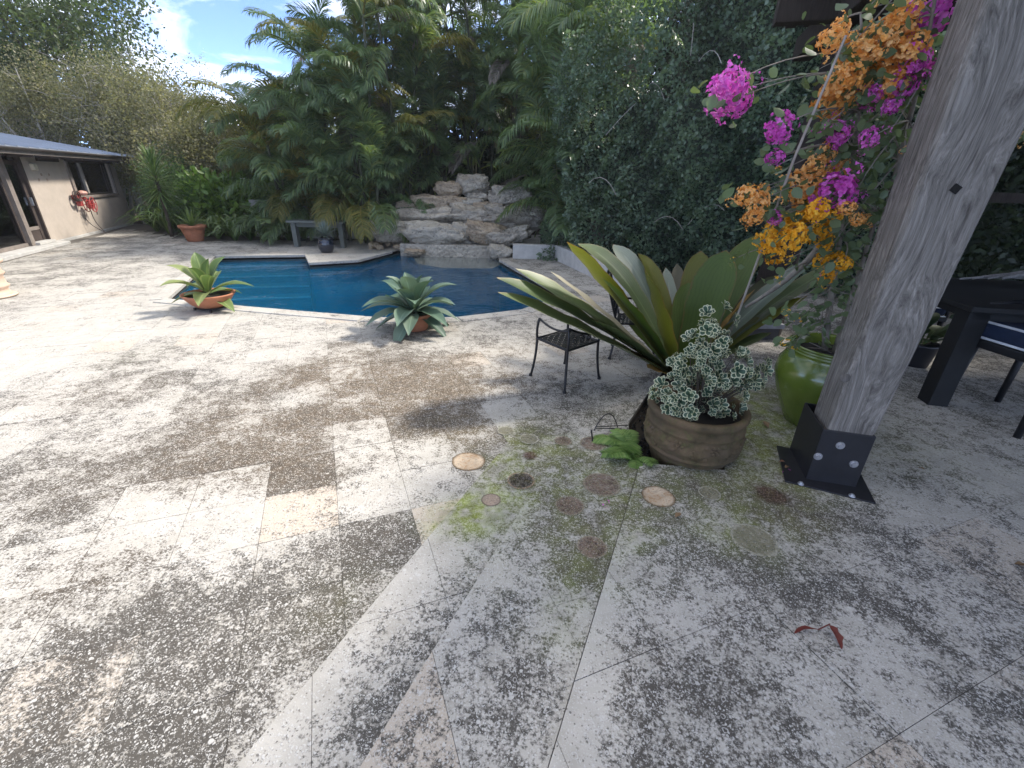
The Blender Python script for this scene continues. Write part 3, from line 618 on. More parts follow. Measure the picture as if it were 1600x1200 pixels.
# roof: eave over the deck, low slope away from the pool, standing seams
OV = .50; zE = 2.10; slope = math.tan(math.radians(9)); RB = 4.6; RX0, RX1 = -6.0, HLEN + .62
M_ROOF = plain('grey_metal_roof', (.33, .36, .40), .38, .55, var=.12, scale=1.6)
t = NT('soffit_board'); M_SOFF = t.end(t.bsdf(t.ramp(t.noise(t.obj(), 8, 4), [(.3, (.07, .05, .04)), (.7, (.12, .09, .07))]), .8))
def rz_(y): return zE + .12 + (y + OV) * slope
roof = part('roof', MB().add([(RX0, -OV, rz_(-OV) - .03), (RX1, -OV, rz_(-OV) - .03), (RX1, RB, rz_(RB) - .03), (RX0, RB, rz_(RB) - .03), (RX0, -OV, rz_(-OV) - .10), (RX1, -OV, rz_(-OV) - .10), (RX1, RB, rz_(RB) - .10), (RX0, RB, rz_(RB) - .10)],
    [(0, 1, 2, 3), (7, 6, 5, 4), (0, 4, 5, 1), (1, 5, 6, 2), (2, 6, 7, 3), (3, 7, 4, 0)]), M_SOFF, house)
w_ = .44; x = RX0
while x < RX1 - .05:
    x1 = min(x + w_ - .004, RX1); e = -OV - .05
    mb = MB().add([(x, e, rz_(e)), (x1, e, rz_(e)), (x1, RB, rz_(RB)), (x, RB, rz_(RB)), (x, e, rz_(e) - .022), (x1, e, rz_(e) - .022), (x1, RB, rz_(RB) - .022), (x, RB, rz_(RB) - .022)], [(0, 1, 2, 3), (7, 6, 5, 4), (0, 4, 5, 1), (1, 5, 6, 2), (2, 6, 7, 3), (3, 7, 4, 0)])
    mb.add([(x, e, rz_(e)), (x + .02, e, rz_(e)), (x + .02, e, rz_(e) + .035), (x, e, rz_(e) + .035), (x, RB, rz_(RB)), (x + .02, RB, rz_(RB)), (x + .02, RB, rz_(RB) + .035), (x, RB, rz_(RB) + .035)], [(0, 1, 2, 3), (3, 2, 6, 7), (0, 3, 7, 4), (1, 5, 6, 2)])
    part('roof_panel', mb, M_ROOF, roof); x += w_
hbox('fascia', RX0, RX1, -OV - .03, -OV - .002, zE - .04, zE + .075, M_TRIM, roof, .006); hbox('gutter', RX0, RX1, -OV - .10, -OV - .033, zE + .045, zE + .095, M_FRAME, roof, .012)
for x in np.arange(RX0 + .3, RX1, 1.22): hbox('rafter', x, x + .06, -OV + .01, .0, zE - .09, zE - .005, M_DKTRIM, roof)

# hose reel on the wall
M_RED = plain('red_plastic', (.36, .06, .055), .45, var=.2); M_DHOSE = plain('dark_hose', (.05, .04, .035), .6); M_RHOSE = plain('red_hose', (.42, .05, .045), .5)
def onw(x, z, off=0.0): q = HW_A + HW_D * x * K + HW_N * off; return np.array([q[0], q[1], z * K])
hr = thing('hose_reel', 'red garden hose reel hung on the beige wall beside the window', 'hose reel', onw(3.62, .70))
hr.rotation_euler = (0, 0, hang)
part('bracket', MB().box((-.28, -.07, .22), (.26, .12, .10)).box((-.12, -.12, .17), (.34, .05, .05)).box((-.3, -.1, .03), (.12, .1, .12)), M_RED, hr, bevel=.012)
mb = MB()
for rr, yy in ((.2, -.14), (.2, -.30)): mb.tube([(rr * math.cos(a), yy, rr * math.sin(a)) for a in np.linspace(0, 6.283, 25)], .012, 6)
for a in np.linspace(0, 6.283, 7)[:-1]:
    for yy in (-.14, -.30): mb.tube([(0, yy, 0), (.2 * math.cos(a), yy, .2 * math.sin(a))], .011, 5)
part('drum', mb, M_RED, hr); mb = MB()
for k in range(9): mb.tube([((.09 + .012 * (k % 3)) * math.cos(a), -.16 - .016 * k, (.09 + .012 * (k % 3)) * math.sin(a)) for a in np.linspace(0, 6.283, 17)], .011, 5)
part('wound_hose', mb, M_RHOSE, hr)
part('hose_coil', MB().tube([(-.42 + .14 * math.cos(a), -.1 - .006 * a, .24 + .13 * math.sin(a)) for a in np.linspace(0, 18, 60)], .014, 6), M_DHOSE, hr)
part('bag', MB().lathe([(.02, -.06), (.10, -.05), (.13, 0), (.10, .05), (.02, .07)], 12, (-.08, -.16, .31)), plain('pink_bag', (.55, .30, .24), .7), hr)
part('hose_tail', MB().tube(bez((-.02, -.2, -.18), (-.1, -.2, -.5), (.06, -.35, -.80), 12), .011, 6).tube(bez((-.25, -.1, -.35), (-.18, -.12, -.6), (.05, -.4, -.82), 12), .011, 6).tube(bez((.2, -.22, .0), (.28, -.24, -.2), (.24, -.22, -.3), 8), .012, 6), M_DHOSE, hr)

# ================================================================ ROCK WATERFALL
def rock_mat(name, lo, hi, stain_):
    t = NT(name); p = t.obj(); n = t.noise(t.n('ShaderNodeMapping', {'Vector': p, 'Scale': (1, 1, 2.0)}).outputs[0], 1.8, 8, .7, .5); n2 = t.noise(t.n('ShaderNodeMapping', {'Vector': p, 'Scale': (1, 1, 1.4)}).outputs[0], 8, 7, .75); c = t.ramp(n, [(.3, lo), (.62, hi)])
    c = t.mix(t.math('MULTIPLY', t.ss(n2, .5, .68), .75), c, stain_); v = t.n('ShaderNodeTexVoronoi', {'Vector': p, 'Scale': 12.0}).outputs['Distance']
    c = t.mix(t.math('MULTIPLY', t.ss(v, .22, .08), .6), c, (.03, .028, .025))
    return t.end(t.bsdf(c, .88, 0, .25, t.bump(t.math('ADD', t.math('MULTIPLY', n2, 1.2), v), .9, .05)))
M_ROCKS = [rock_mat('grey_limestone', (.22, .195, .155), (.52, .47, .385), (.11, .10, .085)), rock_mat('tan_limestone', (.26, .20, .135), (.50, .41, .30), (.13, .09, .06)), rock_mat('smooth_limestone', (.32, .29, .235), (.52, .48, .40), (.22, .205, .175))]
import bmesh
from mathutils import noise as mnoise
def rock_mesh(dim, seed, rough=.22, sub=4, flat=0.0):
    bm = bmesh.new(); bmesh.ops.create_icosphere(bm, subdivisions=sub, radius=1.0); r = random.Random(seed); off = Vector((r.uniform(-50, 50),) * 3)
    for v in bm.verts:
        c = v.co.copy(); m = max(abs(c.x), abs(c.y), abs(c.z)); c = c.lerp(c / m, .62); c.x *= 1 + .28 * min(0, c.z); c.y *= 1 + .38 * min(0, c.z)
        d = 1 + rough * (mnoise.noise(c * 1.5 + off) * 1.0 + .8 * mnoise.noise(c * 3.1 + off) + .55 * mnoise.noise(c * 7 + off) + .3 * mnoise.noise(c * 15 + off))
        c = c * d
        st = c.z * 3.0; c.z += .07 * math.sin(st * 2.2 + 2 * mnoise.noise(c + off))     # bedding ledges
        v.co = Vector((c.x * dim[0] / 2, c.y * dim[1] / 2, c.z * dim[2] / 2))
    me = bpy.data.meshes.new('boulder'); bm.to_mesh(me); bm.free(); me.polygons.foreach_set('use_smooth', np.ones(len(me.polygons), bool)); return me
YB = 13.0
def pxm(Y): return Y / .93 / CAM_F                                   # metres per photograph pixel at depth Y, near the middle
ROCKS = [  # u, v, width px, height px, depth Y, dep m, mat, tilt, label
    (622, 362, 72, 34, 12.9, .9, 2, 0, 'flat pale boulder at the left end of the waterfall by the pebble pile'),
    (680, 367, 84, 38, 12.7, 1.1, 2, 3, 'smooth grey overhanging boulder low on the left of the waterfall'),
    (733, 366, 58, 36, 13.0, 1.0, 2, 0, 'smooth pale boulder at the middle bottom of the waterfall'),
    (675, 339, 112, 28, 13.4, 1.1, 0, -3, 'long flat grey slab on the left side of the waterfall'),
    (672, 318, 56, 26, 13.8, .8, 1, 4, 'rusty orange boulder on the upper left of the waterfall'),
    (642, 322, 36, 20, 13.8, .7, 1, -6, 'small brown stone beside the rusty orange boulder'),
    (702, 297, 36, 24, 14.1, .7, 1, 0, 'rounded tan boulder left of the top stone of the waterfall'),
    (737, 290, 42, 32, 14.3, .8, 0, 0, 'topmost pitted grey boulder of the waterfall'),
    (706, 316, 42, 18, 13.9, .8, 1, 3, 'flat yellowish stone under the rounded tan boulder'),
    (748, 308, 28, 13, 14.1, .6, 0, 0, 'small grey stone tucked under the topmost boulder'),
    (735, 318, 40, 16, 13.9, .7, 2, 0, 'narrow pale slab in the middle of the waterfall'),
    (763, 323, 42, 15, 13.7, .7, 1, -3, 'low tan stone left of the big square boulder'),
    (797, 309, 54, 36, 13.8, .9, 0, -4, 'big square pitted boulder on the upper right of the waterfall'),
    (750, 341, 76, 32, 13.3, 1.0, 0, 6, 'craggy dark grey boulder in the middle of the waterfall'),
    (806, 341, 84, 36, 13.2, 1.0, 0, 2, 'wide layered boulder on the right side of the waterfall'),
    (762, 366, 62, 34, 12.7, .9, 1, 10, 'stained brownish boulder low on the right of the waterfall'),
    (795, 371, 56, 28, 12.4, .9, 0, -12, 'white ridged boulder at the lower right end of the waterfall'),
    (722, 350, 60, 24, 13.6, .7, 2, 0, 'pale stone wedged behind the middle slabs of the waterfall'),
    (782, 394, 34, 22, 11.9, .7, 2, 8, 'rounded pale boulder at the waterline beside the low wall'),
    (775, 303, 20, 12, 14.2, .5, 0, 0, 'small wedge stone near the top right of the waterfall'),
    (648, 394, 26, 10, 12.2, .5, 1, 0, 'low brown stone at the left corner of the rock basin')]
for i, (u, v, wp, hp, Y, dp, mi, tl, lab) in enumerate(ROCKS):
    c = AT(u, v, Y); me = rock_mesh((wp * pxm(Y) * 1.02, dp * .8, hp * pxm(Y) * .80), i + 3, .2 if mi != 0 else .27); me.materials.append(M_ROCKS[mi])
    o = link('boulder', me, None, c); o.rotation_euler = (0, math.radians(tl), random.uniform(-.2, .2)); tag(o, lab, 'boulder', 'boulders of the waterfall')
c = AT(715, 392, 13.2); bk = link('basin_wall', MB().box((0, 0, 0), (2.7, .3, 1.1)).mesh('basin_wall', M_ROCKS[2])); bk.location = (-1.72, 12.46, -.36); struct(bk)
for k in range(26):
    u = 578 + 46 * random.random(); v = 388 - 12 * random.random() * (1 - abs(u - 600) / 40); c = G(u, v, .05); me = rock_mesh((random.uniform(.10, .2), random.uniform(.1, .18), random.uniform(.08, .13)), 100 + k, .2, 2); me.materials.append(M_ROCKS[1])
    o = link('pebble', me, None, c + np.array([0, 0, random.uniform(-.02, .06)])); o.rotation_euler = (random.random(), random.random(), random.random() * 6)
    tag(o, 'tan fist-sized stone in the pile at the left foot of the waterfall', 'stone', 'stones piled beside the waterfall')
# ================================================================ VEGETATION
M_BARK = plain('pale_bark', (.42, .39, .34), .9, var=.3, scale=9, bump=.5); M_TWIG = plain('grey_twig', (.34, .31, .27), .9, var=.3)
M_CANE = plain('palm_cane', (.055, .06, .032), .7, var=.4, scale=6); M_DKBARK = plain('dark_bark', (.07, .055, .04), .9, var=.4)
F_PALM = leaf_mat('palm_leaf', [(.095, .155, .08), (.135, .21, .10), (.18, .265, .115), (.27, .30, .095)], trans=.5, rough=.36, spec=.5)
F_PALMY = leaf_mat('palm_leaf_yellow', [(.13, .15, .045), (.21, .20, .055), (.30, .25, .075)], trans=.45)
F_DEAD = leaf_mat('palm_leaf_dead', [(.14, .12, .10), (.21, .18, .15), (.30, .26, .21)], trans=.2, rough=.7)
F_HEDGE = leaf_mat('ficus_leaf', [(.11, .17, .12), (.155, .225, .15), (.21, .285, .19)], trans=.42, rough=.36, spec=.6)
F_BRONZE = leaf_mat('bronze_leaf', [(.14, .145, .08), (.21, .21, .115), (.28, .265, .15), (.37, .33, .21)], trans=.45, rough=.55)
F_TREE = leaf_mat('tree_leaf', [(.06, .09, .035), (.09, .13, .05), (.14, .175, .07)], trans=.45)
F_SHRUB = leaf_mat('shrub_leaf', [(.065, .125, .058), (.10, .175, .078), (.14, .22, .10)], trans=.45)
F_BRIGHT = leaf_mat('bright_leaf', [(.08, .15, .035), (.14, .24, .05), (.20, .31, .07)], trans=.4, rough=.35)
F_STRAP = leaf_mat('strap_leaf', [(.075, .135, .045), (.12, .19, .06), (.19, .26, .08)], trans=.3, rough=.35, spec=.5)
F_WILD = leaf_mat('dark_leaf', [(.018, .030, .014), (.028, .045, .02), (.04, .06, .025)], trans=.25)

# ---- one frond of a feather palm, base at the origin, growing along +x
def frond_mesh(name, mat, e0, bend, seed, leafl=.34, nl=58, droop=.55, wid=.0155, curl=0.0, thin=1.0):
    r = random.Random(seed); mb = MB(); k = 15; P = [np.zeros(3)]; a = e0; az = 0
    for i in range(k - 1):
        st = 1 / (k - 1); P.append(P[-1] + st * np.array([math.cos(a) * math.cos(az), math.cos(a) * math.sin(az), math.sin(a)])); a -= bend / (k - 1) * (.5 + 1.0 * i / k); az += curl / (k - 1)
    P = np.array(P); mb.tube(P, np.linspace(.014, .003, k), 4, r=.75); T = np.gradient(P, axis=0)
    for j in range(nl):
        s = .16 + .84 * (j + .5) / nl; q = s * (k - 1); i0 = min(int(q), k - 2); f = q - i0
        p = P[i0] * (1 - f) + P[i0 + 1] * f; t = nrm(T[i0] * (1 - f) + T[i0 + 1] * f); sd = nrm(np.cross(t, (0, 0, 1.))); no = np.cross(sd, t)
        L = leafl * (math.sin(math.pi * (.18 + .74 * (s - .16) / .84)) ** .8) * r.uniform(.85, 1.1)
        for sg in (-1, 1):
            if r.random() > thin: continue
            d = nrm(t * (.55 + .5 * s) + sg * sd * r.uniform(.8, 1.05) + no * r.uniform(.12, .4)); w0 = wid * r.uniform(.8, 1.1)
            p1 = p + d * L * .45; d2 = nrm(d + np.array([0, 0, -droop * r.uniform(.6, 1.4)])); p2 = p1 + d2 * L * .35; d3 = nrm(d2 + np.array([0, 0, -droop * 1.2])); p3 = p2 + d3 * L * .25
            ws = nrm(np.cross(d, no) + r.uniform(-.5, .5) * no) * w0 / 2; c = r.random()
            mb.add([p - ws * .5, p + ws * .5, p1 - ws, p1 + ws, p2 - ws * .8, p2 + ws * .8, p3], [(0, 1, 3, 2), (2, 3, 5, 4), (4, 5, 6)], r=c * .8)
    return mb.mesh(name, mat)
FR = [frond_mesh('frond', F_PALM, e, b, s, droop=d) for e, b, s, d in ((1.25, 1.5, 1, .5), (1.0, 1.7, 2, .7), (.75, 1.7, 3, .8), (.5, 1.6, 4, .9), (1.3, 2.4, 5, .8), (.2, 1.4, 6, 1.0), (1.4, .9, 7, .4))]
FY = [frond_mesh('frond', F_PALMY, e, b, s, droop=d) for e, b, s, d in ((.9, 1.8, 11, .8), (.5, 1.8, 12, .9), (1.2, 1.5, 13, .5))]
FD = [frond_mesh('frond', F_DEAD, -.3, 1.2, 21, leafl=.26, droop=1.4, wid=.02, thin=.85), frond_mesh('frond', F_DEAD, .3, 2.6, 22, leafl=.28, droop=1.5, wid=.02, thin=.85)]
def put(me, nm, par, loc, az, sc, tilt=0.0, roll=0.0):
    o = link(nm, me, par, loc); o.rotation_euler = (roll, -tilt, az); o.scale = (sc, sc, sc); return o
def areca(x, y, hts, label, low=5, yellow=.12, dead=.12, flen=2.0, rng=None):
    r = rng or random.Random(int(x * 100 + y * 17)); root = thing('areca_palm', label, 'palm', (x, y, -.1), 0, 'palms behind the pool')
    for hgt in hts:
        bx, by = r.uniform(-.45, .45), r.uniform(-.4, .4); lean = r.uniform(0, 6.28); ln = r.uniform(.1, .5); tx, ty = bx + ln * math.cos(lean) * hgt / 4, by + ln * math.sin(lean) * hgt / 4
        part('stem', MB().tube(bez((bx, by, 0), (bx, by, hgt * .5), (tx, ty, hgt), 7), np.linspace(.055, .035, 7), 6), M_CANE, root, True)
        nfr = r.randint(6, 8); a0 = r.uniform(0, 6.28)
        for q in range(nfr):
            u = r.random(); a = a0 + q * 2.399 + r.uniform(-.3, .3)
            if u < dead * .8 and hgt > 3.0: put(r.choice(FD), 'dead_frond', root, (tx, ty, hgt - .25), a, flen * r.uniform(.7, .95))
            else: put(r.choice(FY if u < dead + yellow else FR), 'frond', root, (tx, ty, hgt - .02 * q), a, flen * r.uniform(.8, 1.15), r.uniform(-.15, .2), r.uniform(-.3, .3))
    for hgt in hts:
        for q in range(3):
            a = r.uniform(0, 6.28); put(r.choice(FD if r.random() < dead and hgt > 3.2 else FR), 'frond', root, (r.uniform(-.4, .4), r.uniform(-.6, .1), hgt * r.uniform(.35, .85)), r.uniform(-2.9, -.2), flen * r.uniform(.7, 1.0), r.uniform(-.2, .3), r.uniform(-.3, .3))
    for q in range(low):
        a = r.uniform(0, 6.28); put(r.choice(FY if r.random() < yellow * 1.2 else FR), 'frond', root, (r.uniform(-.5, .5), r.uniform(-.5, .5), r.uniform(.1, .9)), a, flen * r.uniform(.7, 1.0), r.uniform(.0, .4), r.uniform(-.3, .3))
    return root
PALMS = [(-6.6, 14.5, (1.2, 1.9, 2.7, 3.2), 'areca palm at the left end of the palm screen, behind the bench', 5, .3, .1), (-5.4, 14.0, (1.2, 2.0, 3.0, 3.9, 4.5), 'areca palm right of the bench with low yellowing fronds', 6, .22, .1), (-4.3, 13.8, (1.0, 2.2, 3.3, 4.2, 5.4), 'areca palm left of the pile of stones', 6, .16, .14),
    (-3.3, 14.6, (1.6, 2.6, 3.8, 4.8, 6.0), 'areca palm behind the left boulders of the waterfall', 3, .05, .14), (-4.9, 16.4, (3.0, 3.9, 4.7, 5.6), 'tall palm behind the left end of the palm screen', 0, .3, .15), (-4.4, 16.2, (3.6, 4.8, 6.0, 7.2), 'tall palm with sunlit yellow crown behind the screen', 0, .35, .12),
    (-2.6, 16.4, (2.6, 3.8, 5.2, 6.6, 7.8), 'tall palm straight behind the waterfall on its left', 2, .2, .12), (-1.2, 16.6, (3.6, 5.0, 6.4, 7.8), 'tall palm behind the top stone of the waterfall', 2, .1, .1), (.2, 16.0, (2.8, 4.0, 5.2, 6.6), 'palm behind the big square boulder', 2, .08, .15),
    (.9, 14.2, (1.9, 3.0, 4.2, 5.4), 'areca palm whose fronds hang over the right boulders', 3, .05, .12), (1.6, 12.6, (1.1, 2.0, 3.0, 4.2, 5.2), 'areca palm between the waterfall and the ficus hedge', 6, .03, .08), (2.5, 13.6, (2.6, 3.8, 5.0, 6.2), 'areca palm behind the left edge of the ficus hedge', 2, .03, .2), (1.9, 15.6, (3.8, 5.2, 6.6), 'tall palm behind the ficus hedge', 0, .1, .15),
    (-3.2, 18.2, (4.6, 6.0, 7.2, 8.2), 'tall palm in the second row left of the waterfall', 0, .15, .08), (-1.6, 18.6, (4.2, 5.6, 7.0, 8.4), 'tall palm in the second row straight behind the waterfall', 0, .15, .08), (.2, 18.4, (4.4, 5.8, 7.2, 8.4), 'tall palm in the second row right of the waterfall', 0, .12, .08), (1.8, 18.0, (4.8, 6.4, 7.8), 'tall palm in the second row near the ficus hedge', 0, .12, .1),
    (-8.6, 17.2, (1.4, 2.2, 2.9), 'palm with hanging grey fronds left of the palm screen', 3, .2, .3), (-7.6, 18.4, (2.0, 2.9, 3.6), 'palm with yellow tips in the gap left of the palm screen', 2, .4, .1), (-7.3, 20.5, (4.6, 6.0), 'slender palm rising against the sky behind the gap', 0, .35, .2), (-9.6, 20.0, (2.8, 3.6), 'low sunlit palm between the bronze trees and the palm screen', 2, .5, .05)]
for x, y, h_, lab, lo, yl, dd in PALMS: areca(x, y, h_, lab, lo, yl, dd)
# pale young frond on its own in front of the dark gap
yp = thing('young_palm', 'young palm with pale stiff leaflets above the grey block wall', 'palm', (-6.9, 13.2, .1))
fm = frond_mesh('frond', leaf_mat('young_palm_leaf', [(.10, .16, .06), (.17, .24, .10), (.25, .30, .16)], .35), 1.0, 1.6, 31, leafl=.36, nl=16, droop=.1, wid=.05)
for a, t_, sc in ((.2, .1, 1.2), (2.6, .1, 1.25), (1.4, .3, 1.0), (-1.2, -.1, 1.1), (3.6, .0, .9)): put(fm, 'frond', yp, (0, 0, .2), a, sc, t_)

# ---- leafy masses
def shell_points(n, size, pw=.45, seed=0, bottom=-.9):
    r = np.random.default_rng(seed); d = r.normal(size=(n * 2, 3)); d /= np.linalg.norm(d, axis=1, keepdims=True); d = d[d[:, 2] > bottom][:n]
    rad = r.random(len(d)) ** pw; ph = r.uniform(0, 6.28, (6, 3))
    bump = 1 + .14 * sum(np.sin(d @ r.normal(size=3) * f + ph[i, 0]) for i, f in enumerate((3, 4, 6, 8, 11, 14))) / 1.7
    return d * (rad * bump)[:, None] * np.array(size), d
def ficus():
    A = np.array([1.45, 10.6]); B = np.array([6.2, 7.7]); H = 7.4; ax_ = nrm(B - A); nn = np.array([ax_[1], -ax_[0]]); L = np.hypot(*(B - A)); r = np.random.default_rng(5); n = 80000
    s = r.random(n) * (L + 1.6) - 1.6; z = r.random(n) * H; dep = np.abs(r.normal(size=n)) * .22
    bulge = .34 * np.sin(s * 1.9 + .7) * np.sin(z * 1.3 + s) + .22 * np.sin(s * 4.3 + z * 2.1) + .12 * np.sin(s * 9 - z * 7) + .10 * np.sin(z * 11 + s * 5) - .05 * (z - 3.2) ** 2 * .35
    edge = np.clip(-s, 0, None); y_in = edge ** 2 * .55             # the end of the hedge curves away
    keep_ = r.random(n) < (.35 + .65 * (np.sin(s * 7 + z * 3) * np.sin(z * 8 - s * 2) > -.75)); top = np.minimum(H, 3.5 + 1.35 * (s + 1.3) + .25 * np.sin(s * 5))
    keep_ &= z < top
    P = np.stack([A[0] + ax_[0] * s + nn[0] * (bulge - y_in - dep), A[1] + ax_[1] * s + nn[1] * (bulge - y_in - dep), z], 1)[keep_]
    D = r.normal(size=P.shape) * .75 + np.array([nn[0], nn[1], -.25]); S = r.uniform(.05, .105, len(P))
    root = thing('ficus_hedge', 'tall dense dark green ficus hedge behind the giant bromeliad', 'hedge', (0, 0, 0))
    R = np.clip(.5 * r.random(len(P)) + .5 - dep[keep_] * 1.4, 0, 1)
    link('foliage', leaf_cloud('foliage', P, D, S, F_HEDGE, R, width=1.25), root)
    core = MB(); q = lambda s_, o_: (A + ax_ * s_ - nn * o_)
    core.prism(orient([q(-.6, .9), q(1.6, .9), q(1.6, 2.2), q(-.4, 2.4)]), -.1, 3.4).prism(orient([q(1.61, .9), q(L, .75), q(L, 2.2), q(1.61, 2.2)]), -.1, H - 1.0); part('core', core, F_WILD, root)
    for i in range(12):
        mb = MB(); s0, z0 = r.random() * L, r.random() * 5.5 + .3; p = q(s0, -.18); e = q(s0 + r.uniform(-.7, .7), -.30); mb.tube(bez((p[0], p[1], z0), ((p[0] + e[0]) / 2, (p[1] + e[1]) / 2, z0 + .3), (e[0], e[1], z0 + r.uniform(-.5, .7)), 6), .006, 4)
        part('branch', mb, M_TWIG, root)
ficus()
def hedge_block(name, A, B, H, n, th, leaf, mat, label, cat, seed, kind=None, size=(.08, .16)):
    A, B = np.array(A, float), np.array(B, float); ax_ = nrm(B - A); nn = np.array([ax_[1], -ax_[0]]); L = np.hypot(*(B - A)); r = np.random.default_rng(seed)
    s = r.random(n) * L; z = r.random(n) ** .9 * H * (1 + .12 * np.sin(s * .9 + seed) + .07 * np.sin(s * 2.3)); dep = r.normal(size=n) * .25 + .35 * np.sin(s * 1.1 + z * .8) + .2 * np.sin(s * 3 - z * 2)
    P = np.stack([A[0] + ax_[0] * s + nn[0] * dep, A[1] + ax_[1] * s + nn[1] * dep, z], 1); D = r.normal(size=P.shape) + np.array([nn[0], nn[1], -.2]) * .7
    me = leaf_cloud(name, P, D, r.uniform(*size, n), mat)
    q = lambda s_, o_: A + ax_ * s_ - nn * o_
    if kind == 'stuff':
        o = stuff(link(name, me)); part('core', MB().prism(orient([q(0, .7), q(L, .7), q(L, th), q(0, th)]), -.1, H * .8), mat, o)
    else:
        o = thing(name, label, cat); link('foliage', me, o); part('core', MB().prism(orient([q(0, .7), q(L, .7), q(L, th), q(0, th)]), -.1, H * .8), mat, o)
    return o
hedge_block('boundary_hedge', (6.3, 7.9), (12.5, 4.2), 5.2, 26000, 2.0, 0, F_WILD, 'dark leafy hedge in deep shade beyond the dining table', 'hedge', 3, None, (.07, .15))  # dark leaf colour puts the deep shade of this corner into the hedge
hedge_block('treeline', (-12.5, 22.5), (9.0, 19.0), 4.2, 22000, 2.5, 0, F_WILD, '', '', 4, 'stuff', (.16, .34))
hedge_block('boundary_shrubs', (-21.0, 25.0), (-11.5, 26.5), 4.4, 18000, 2.5, 0, F_TREE, 'tall green shrubs along the boundary behind the house roof', 'hedge', 6, None, (.16, .3))

hedge_block('boundary_trees', (-46.0, 19.0), (-24.0, 26.0), 9.0, 42000, 2.5, 0, F_TREE, 'dense tall greenery filling the upper left corner behind the house', 'trees', 7, None, (.18, .34))
# ---- twiggy bronze trees behind the house, tall green tree at the far left
def tree(name, label, cat, x, y, H, crown, stems, nleaf, leafmat, lsize, group, lean=(0, 0), bark=M_BARK, ntw=170, seed=1, zc=.62, pw=.5):
    r = random.Random(seed); root = thing(name, label, cat, (x, y, -.1), 0, group); tw = MB()
    tips = []
    for i in range(stems):
        a = r.uniform(0, 6.28); b = np.array([r.uniform(-.5, .5), r.uniform(-.4, .4), 0]); e = np.array([lean[0] * H * .6 + crown[0] * .6 * math.cos(a), lean[1] * H * .6 + crown[1] * .6 * math.sin(a), H * r.uniform(.6, .9)])
        P = bez(b, b * .6 + np.array([e[0] * .25, e[1] * .25, e[2] * .6]), e, 8); rad = np.linspace(r.uniform(.045, .085) * H / 5, .012, 8); part('trunk', MB().tube(P, rad, 6), bark, root, True)
        for q in range(ntw // stems):
            p = P[r.randint(2, 7)]; d = nrm(np.array([r.gauss(0, 1), r.gauss(0, 1), r.gauss(.5, .7)])); L = r.uniform(.5, 1.5) * H / 6; m = p + d * L * .5 + np.array([0, 0, .1]); t_ = p + d * L + np.array([0, 0, -.1 * L]); tw.tube(bez(p, m, t_, 4), (.014, .010, .007, .003), 3); tips.append(t_)
            for z_ in range(2): t2 = m + nrm(np.array([r.gauss(0, 1), r.gauss(0, 1), r.gauss(.3, .8)])) * L * .5; tw.tube([m, (m + t2) / 2 + .02, t2], (.007, .005, .002), 3); tips.append(t2)
    part('twigs', tw, M_TWIG if bark is M_BARK else bark, root)
    n1 = nleaf // 2; P, d = shell_points(nleaf - n1, crown, pw, seed); P = P + np.array([lean[0] * H, lean[1] * H, H * zc]); g = np.random.default_rng(seed + 50)
    tp = np.array(tips); Q = tp[g.integers(0, len(tp), n1)] + g.normal(size=(n1, 3)) * .16 * H / 5
    P = np.concatenate([P, Q]); D = g.normal(size=P.shape) + np.array([0, 0, -.2]); cl = np.sin(P[:, 0] * 2.3 + seed) * np.sin(P[:, 1] * 2.0) * np.sin(P[:, 2] * 2.7); k_ = g.random(len(P)) < .62 + .5 * cl
    P, D = P[k_], D[k_]; R = np.clip(g.random(len(P)) * .7 + .25 * np.sin(P[:, 0] * 1.3 + P[:, 2]) + .15, 0, 1)
    link('crown', leaf_cloud('crown', P, D, g.uniform(*lsize, len(P)), leafmat, R), root); return root
gB = 'bronze-leaved trees behind the house'
tree('bronze_tree', 'twiggy bronze-leaved tree with pale stems rising behind the middle of the roof', 'tree', -17.4, 18.2, 5.6, (2.1, 1.6, 1.5), 12, 34000, F_BRONZE, (.05, .10), gB, seed=1, zc=.74, ntw=260)
tree('bronze_tree', 'twiggy bronze-leaved tree with white stems behind the far end of the roof', 'tree', -14.8, 18.6, 5.4, (2.0, 1.6, 1.6), 12, 38000, F_BRONZE, (.05, .10), gB, seed=2, zc=.72, ntw=260)
tree('bronze_tree', 'bronze-leaved tree behind the fountain-shaped dracaena', 'tree', -12.9, 18.0, 5.2, (1.9, 1.6, 2.2), 6, 50000, F_BRONZE, (.05, .105), gB, seed=3, zc=.55)
tree('bronze_tree', 'dense bronze-leaved tree beside the dark gap and the palms', 'tree', -10.9, 17.0, 4.5, (1.7, 1.6, 1.9), 6, 50000, F_BRONZE, (.05, .105), gB, seed=4, zc=.52)
tree('bronze_tree', 'thin bare-topped bronze tree against the sky', 'tree', -13.4, 20.4, 5.9, (1.8, 1.6, 1.4), 6, 7000, F_BRONZE, (.06, .11), gB, seed=5, ntw=260, zc=.66)
tree('shade_tree', 'tall green tree spreading over the house roof at the upper left', 'tree', -18.4, 21.0, 9.5, (4.2, 3.4, 3.3), 5, 46000, F_TREE, (.10, .2), 'green trees behind the house', seed=6, bark=M_DKBARK, zc=.74)
tree('shade_tree', 'low green tree behind the bronze trees, below the sky gap', 'tree', -17.6, 24.0, 5.6, (2.6, 2.6, 1.8), 4, 16000, F_TREE, (.10, .2), 'green trees behind the house', seed=8, bark=M_DKBARK, zc=.72)
gW = 'big trees behind the palms'
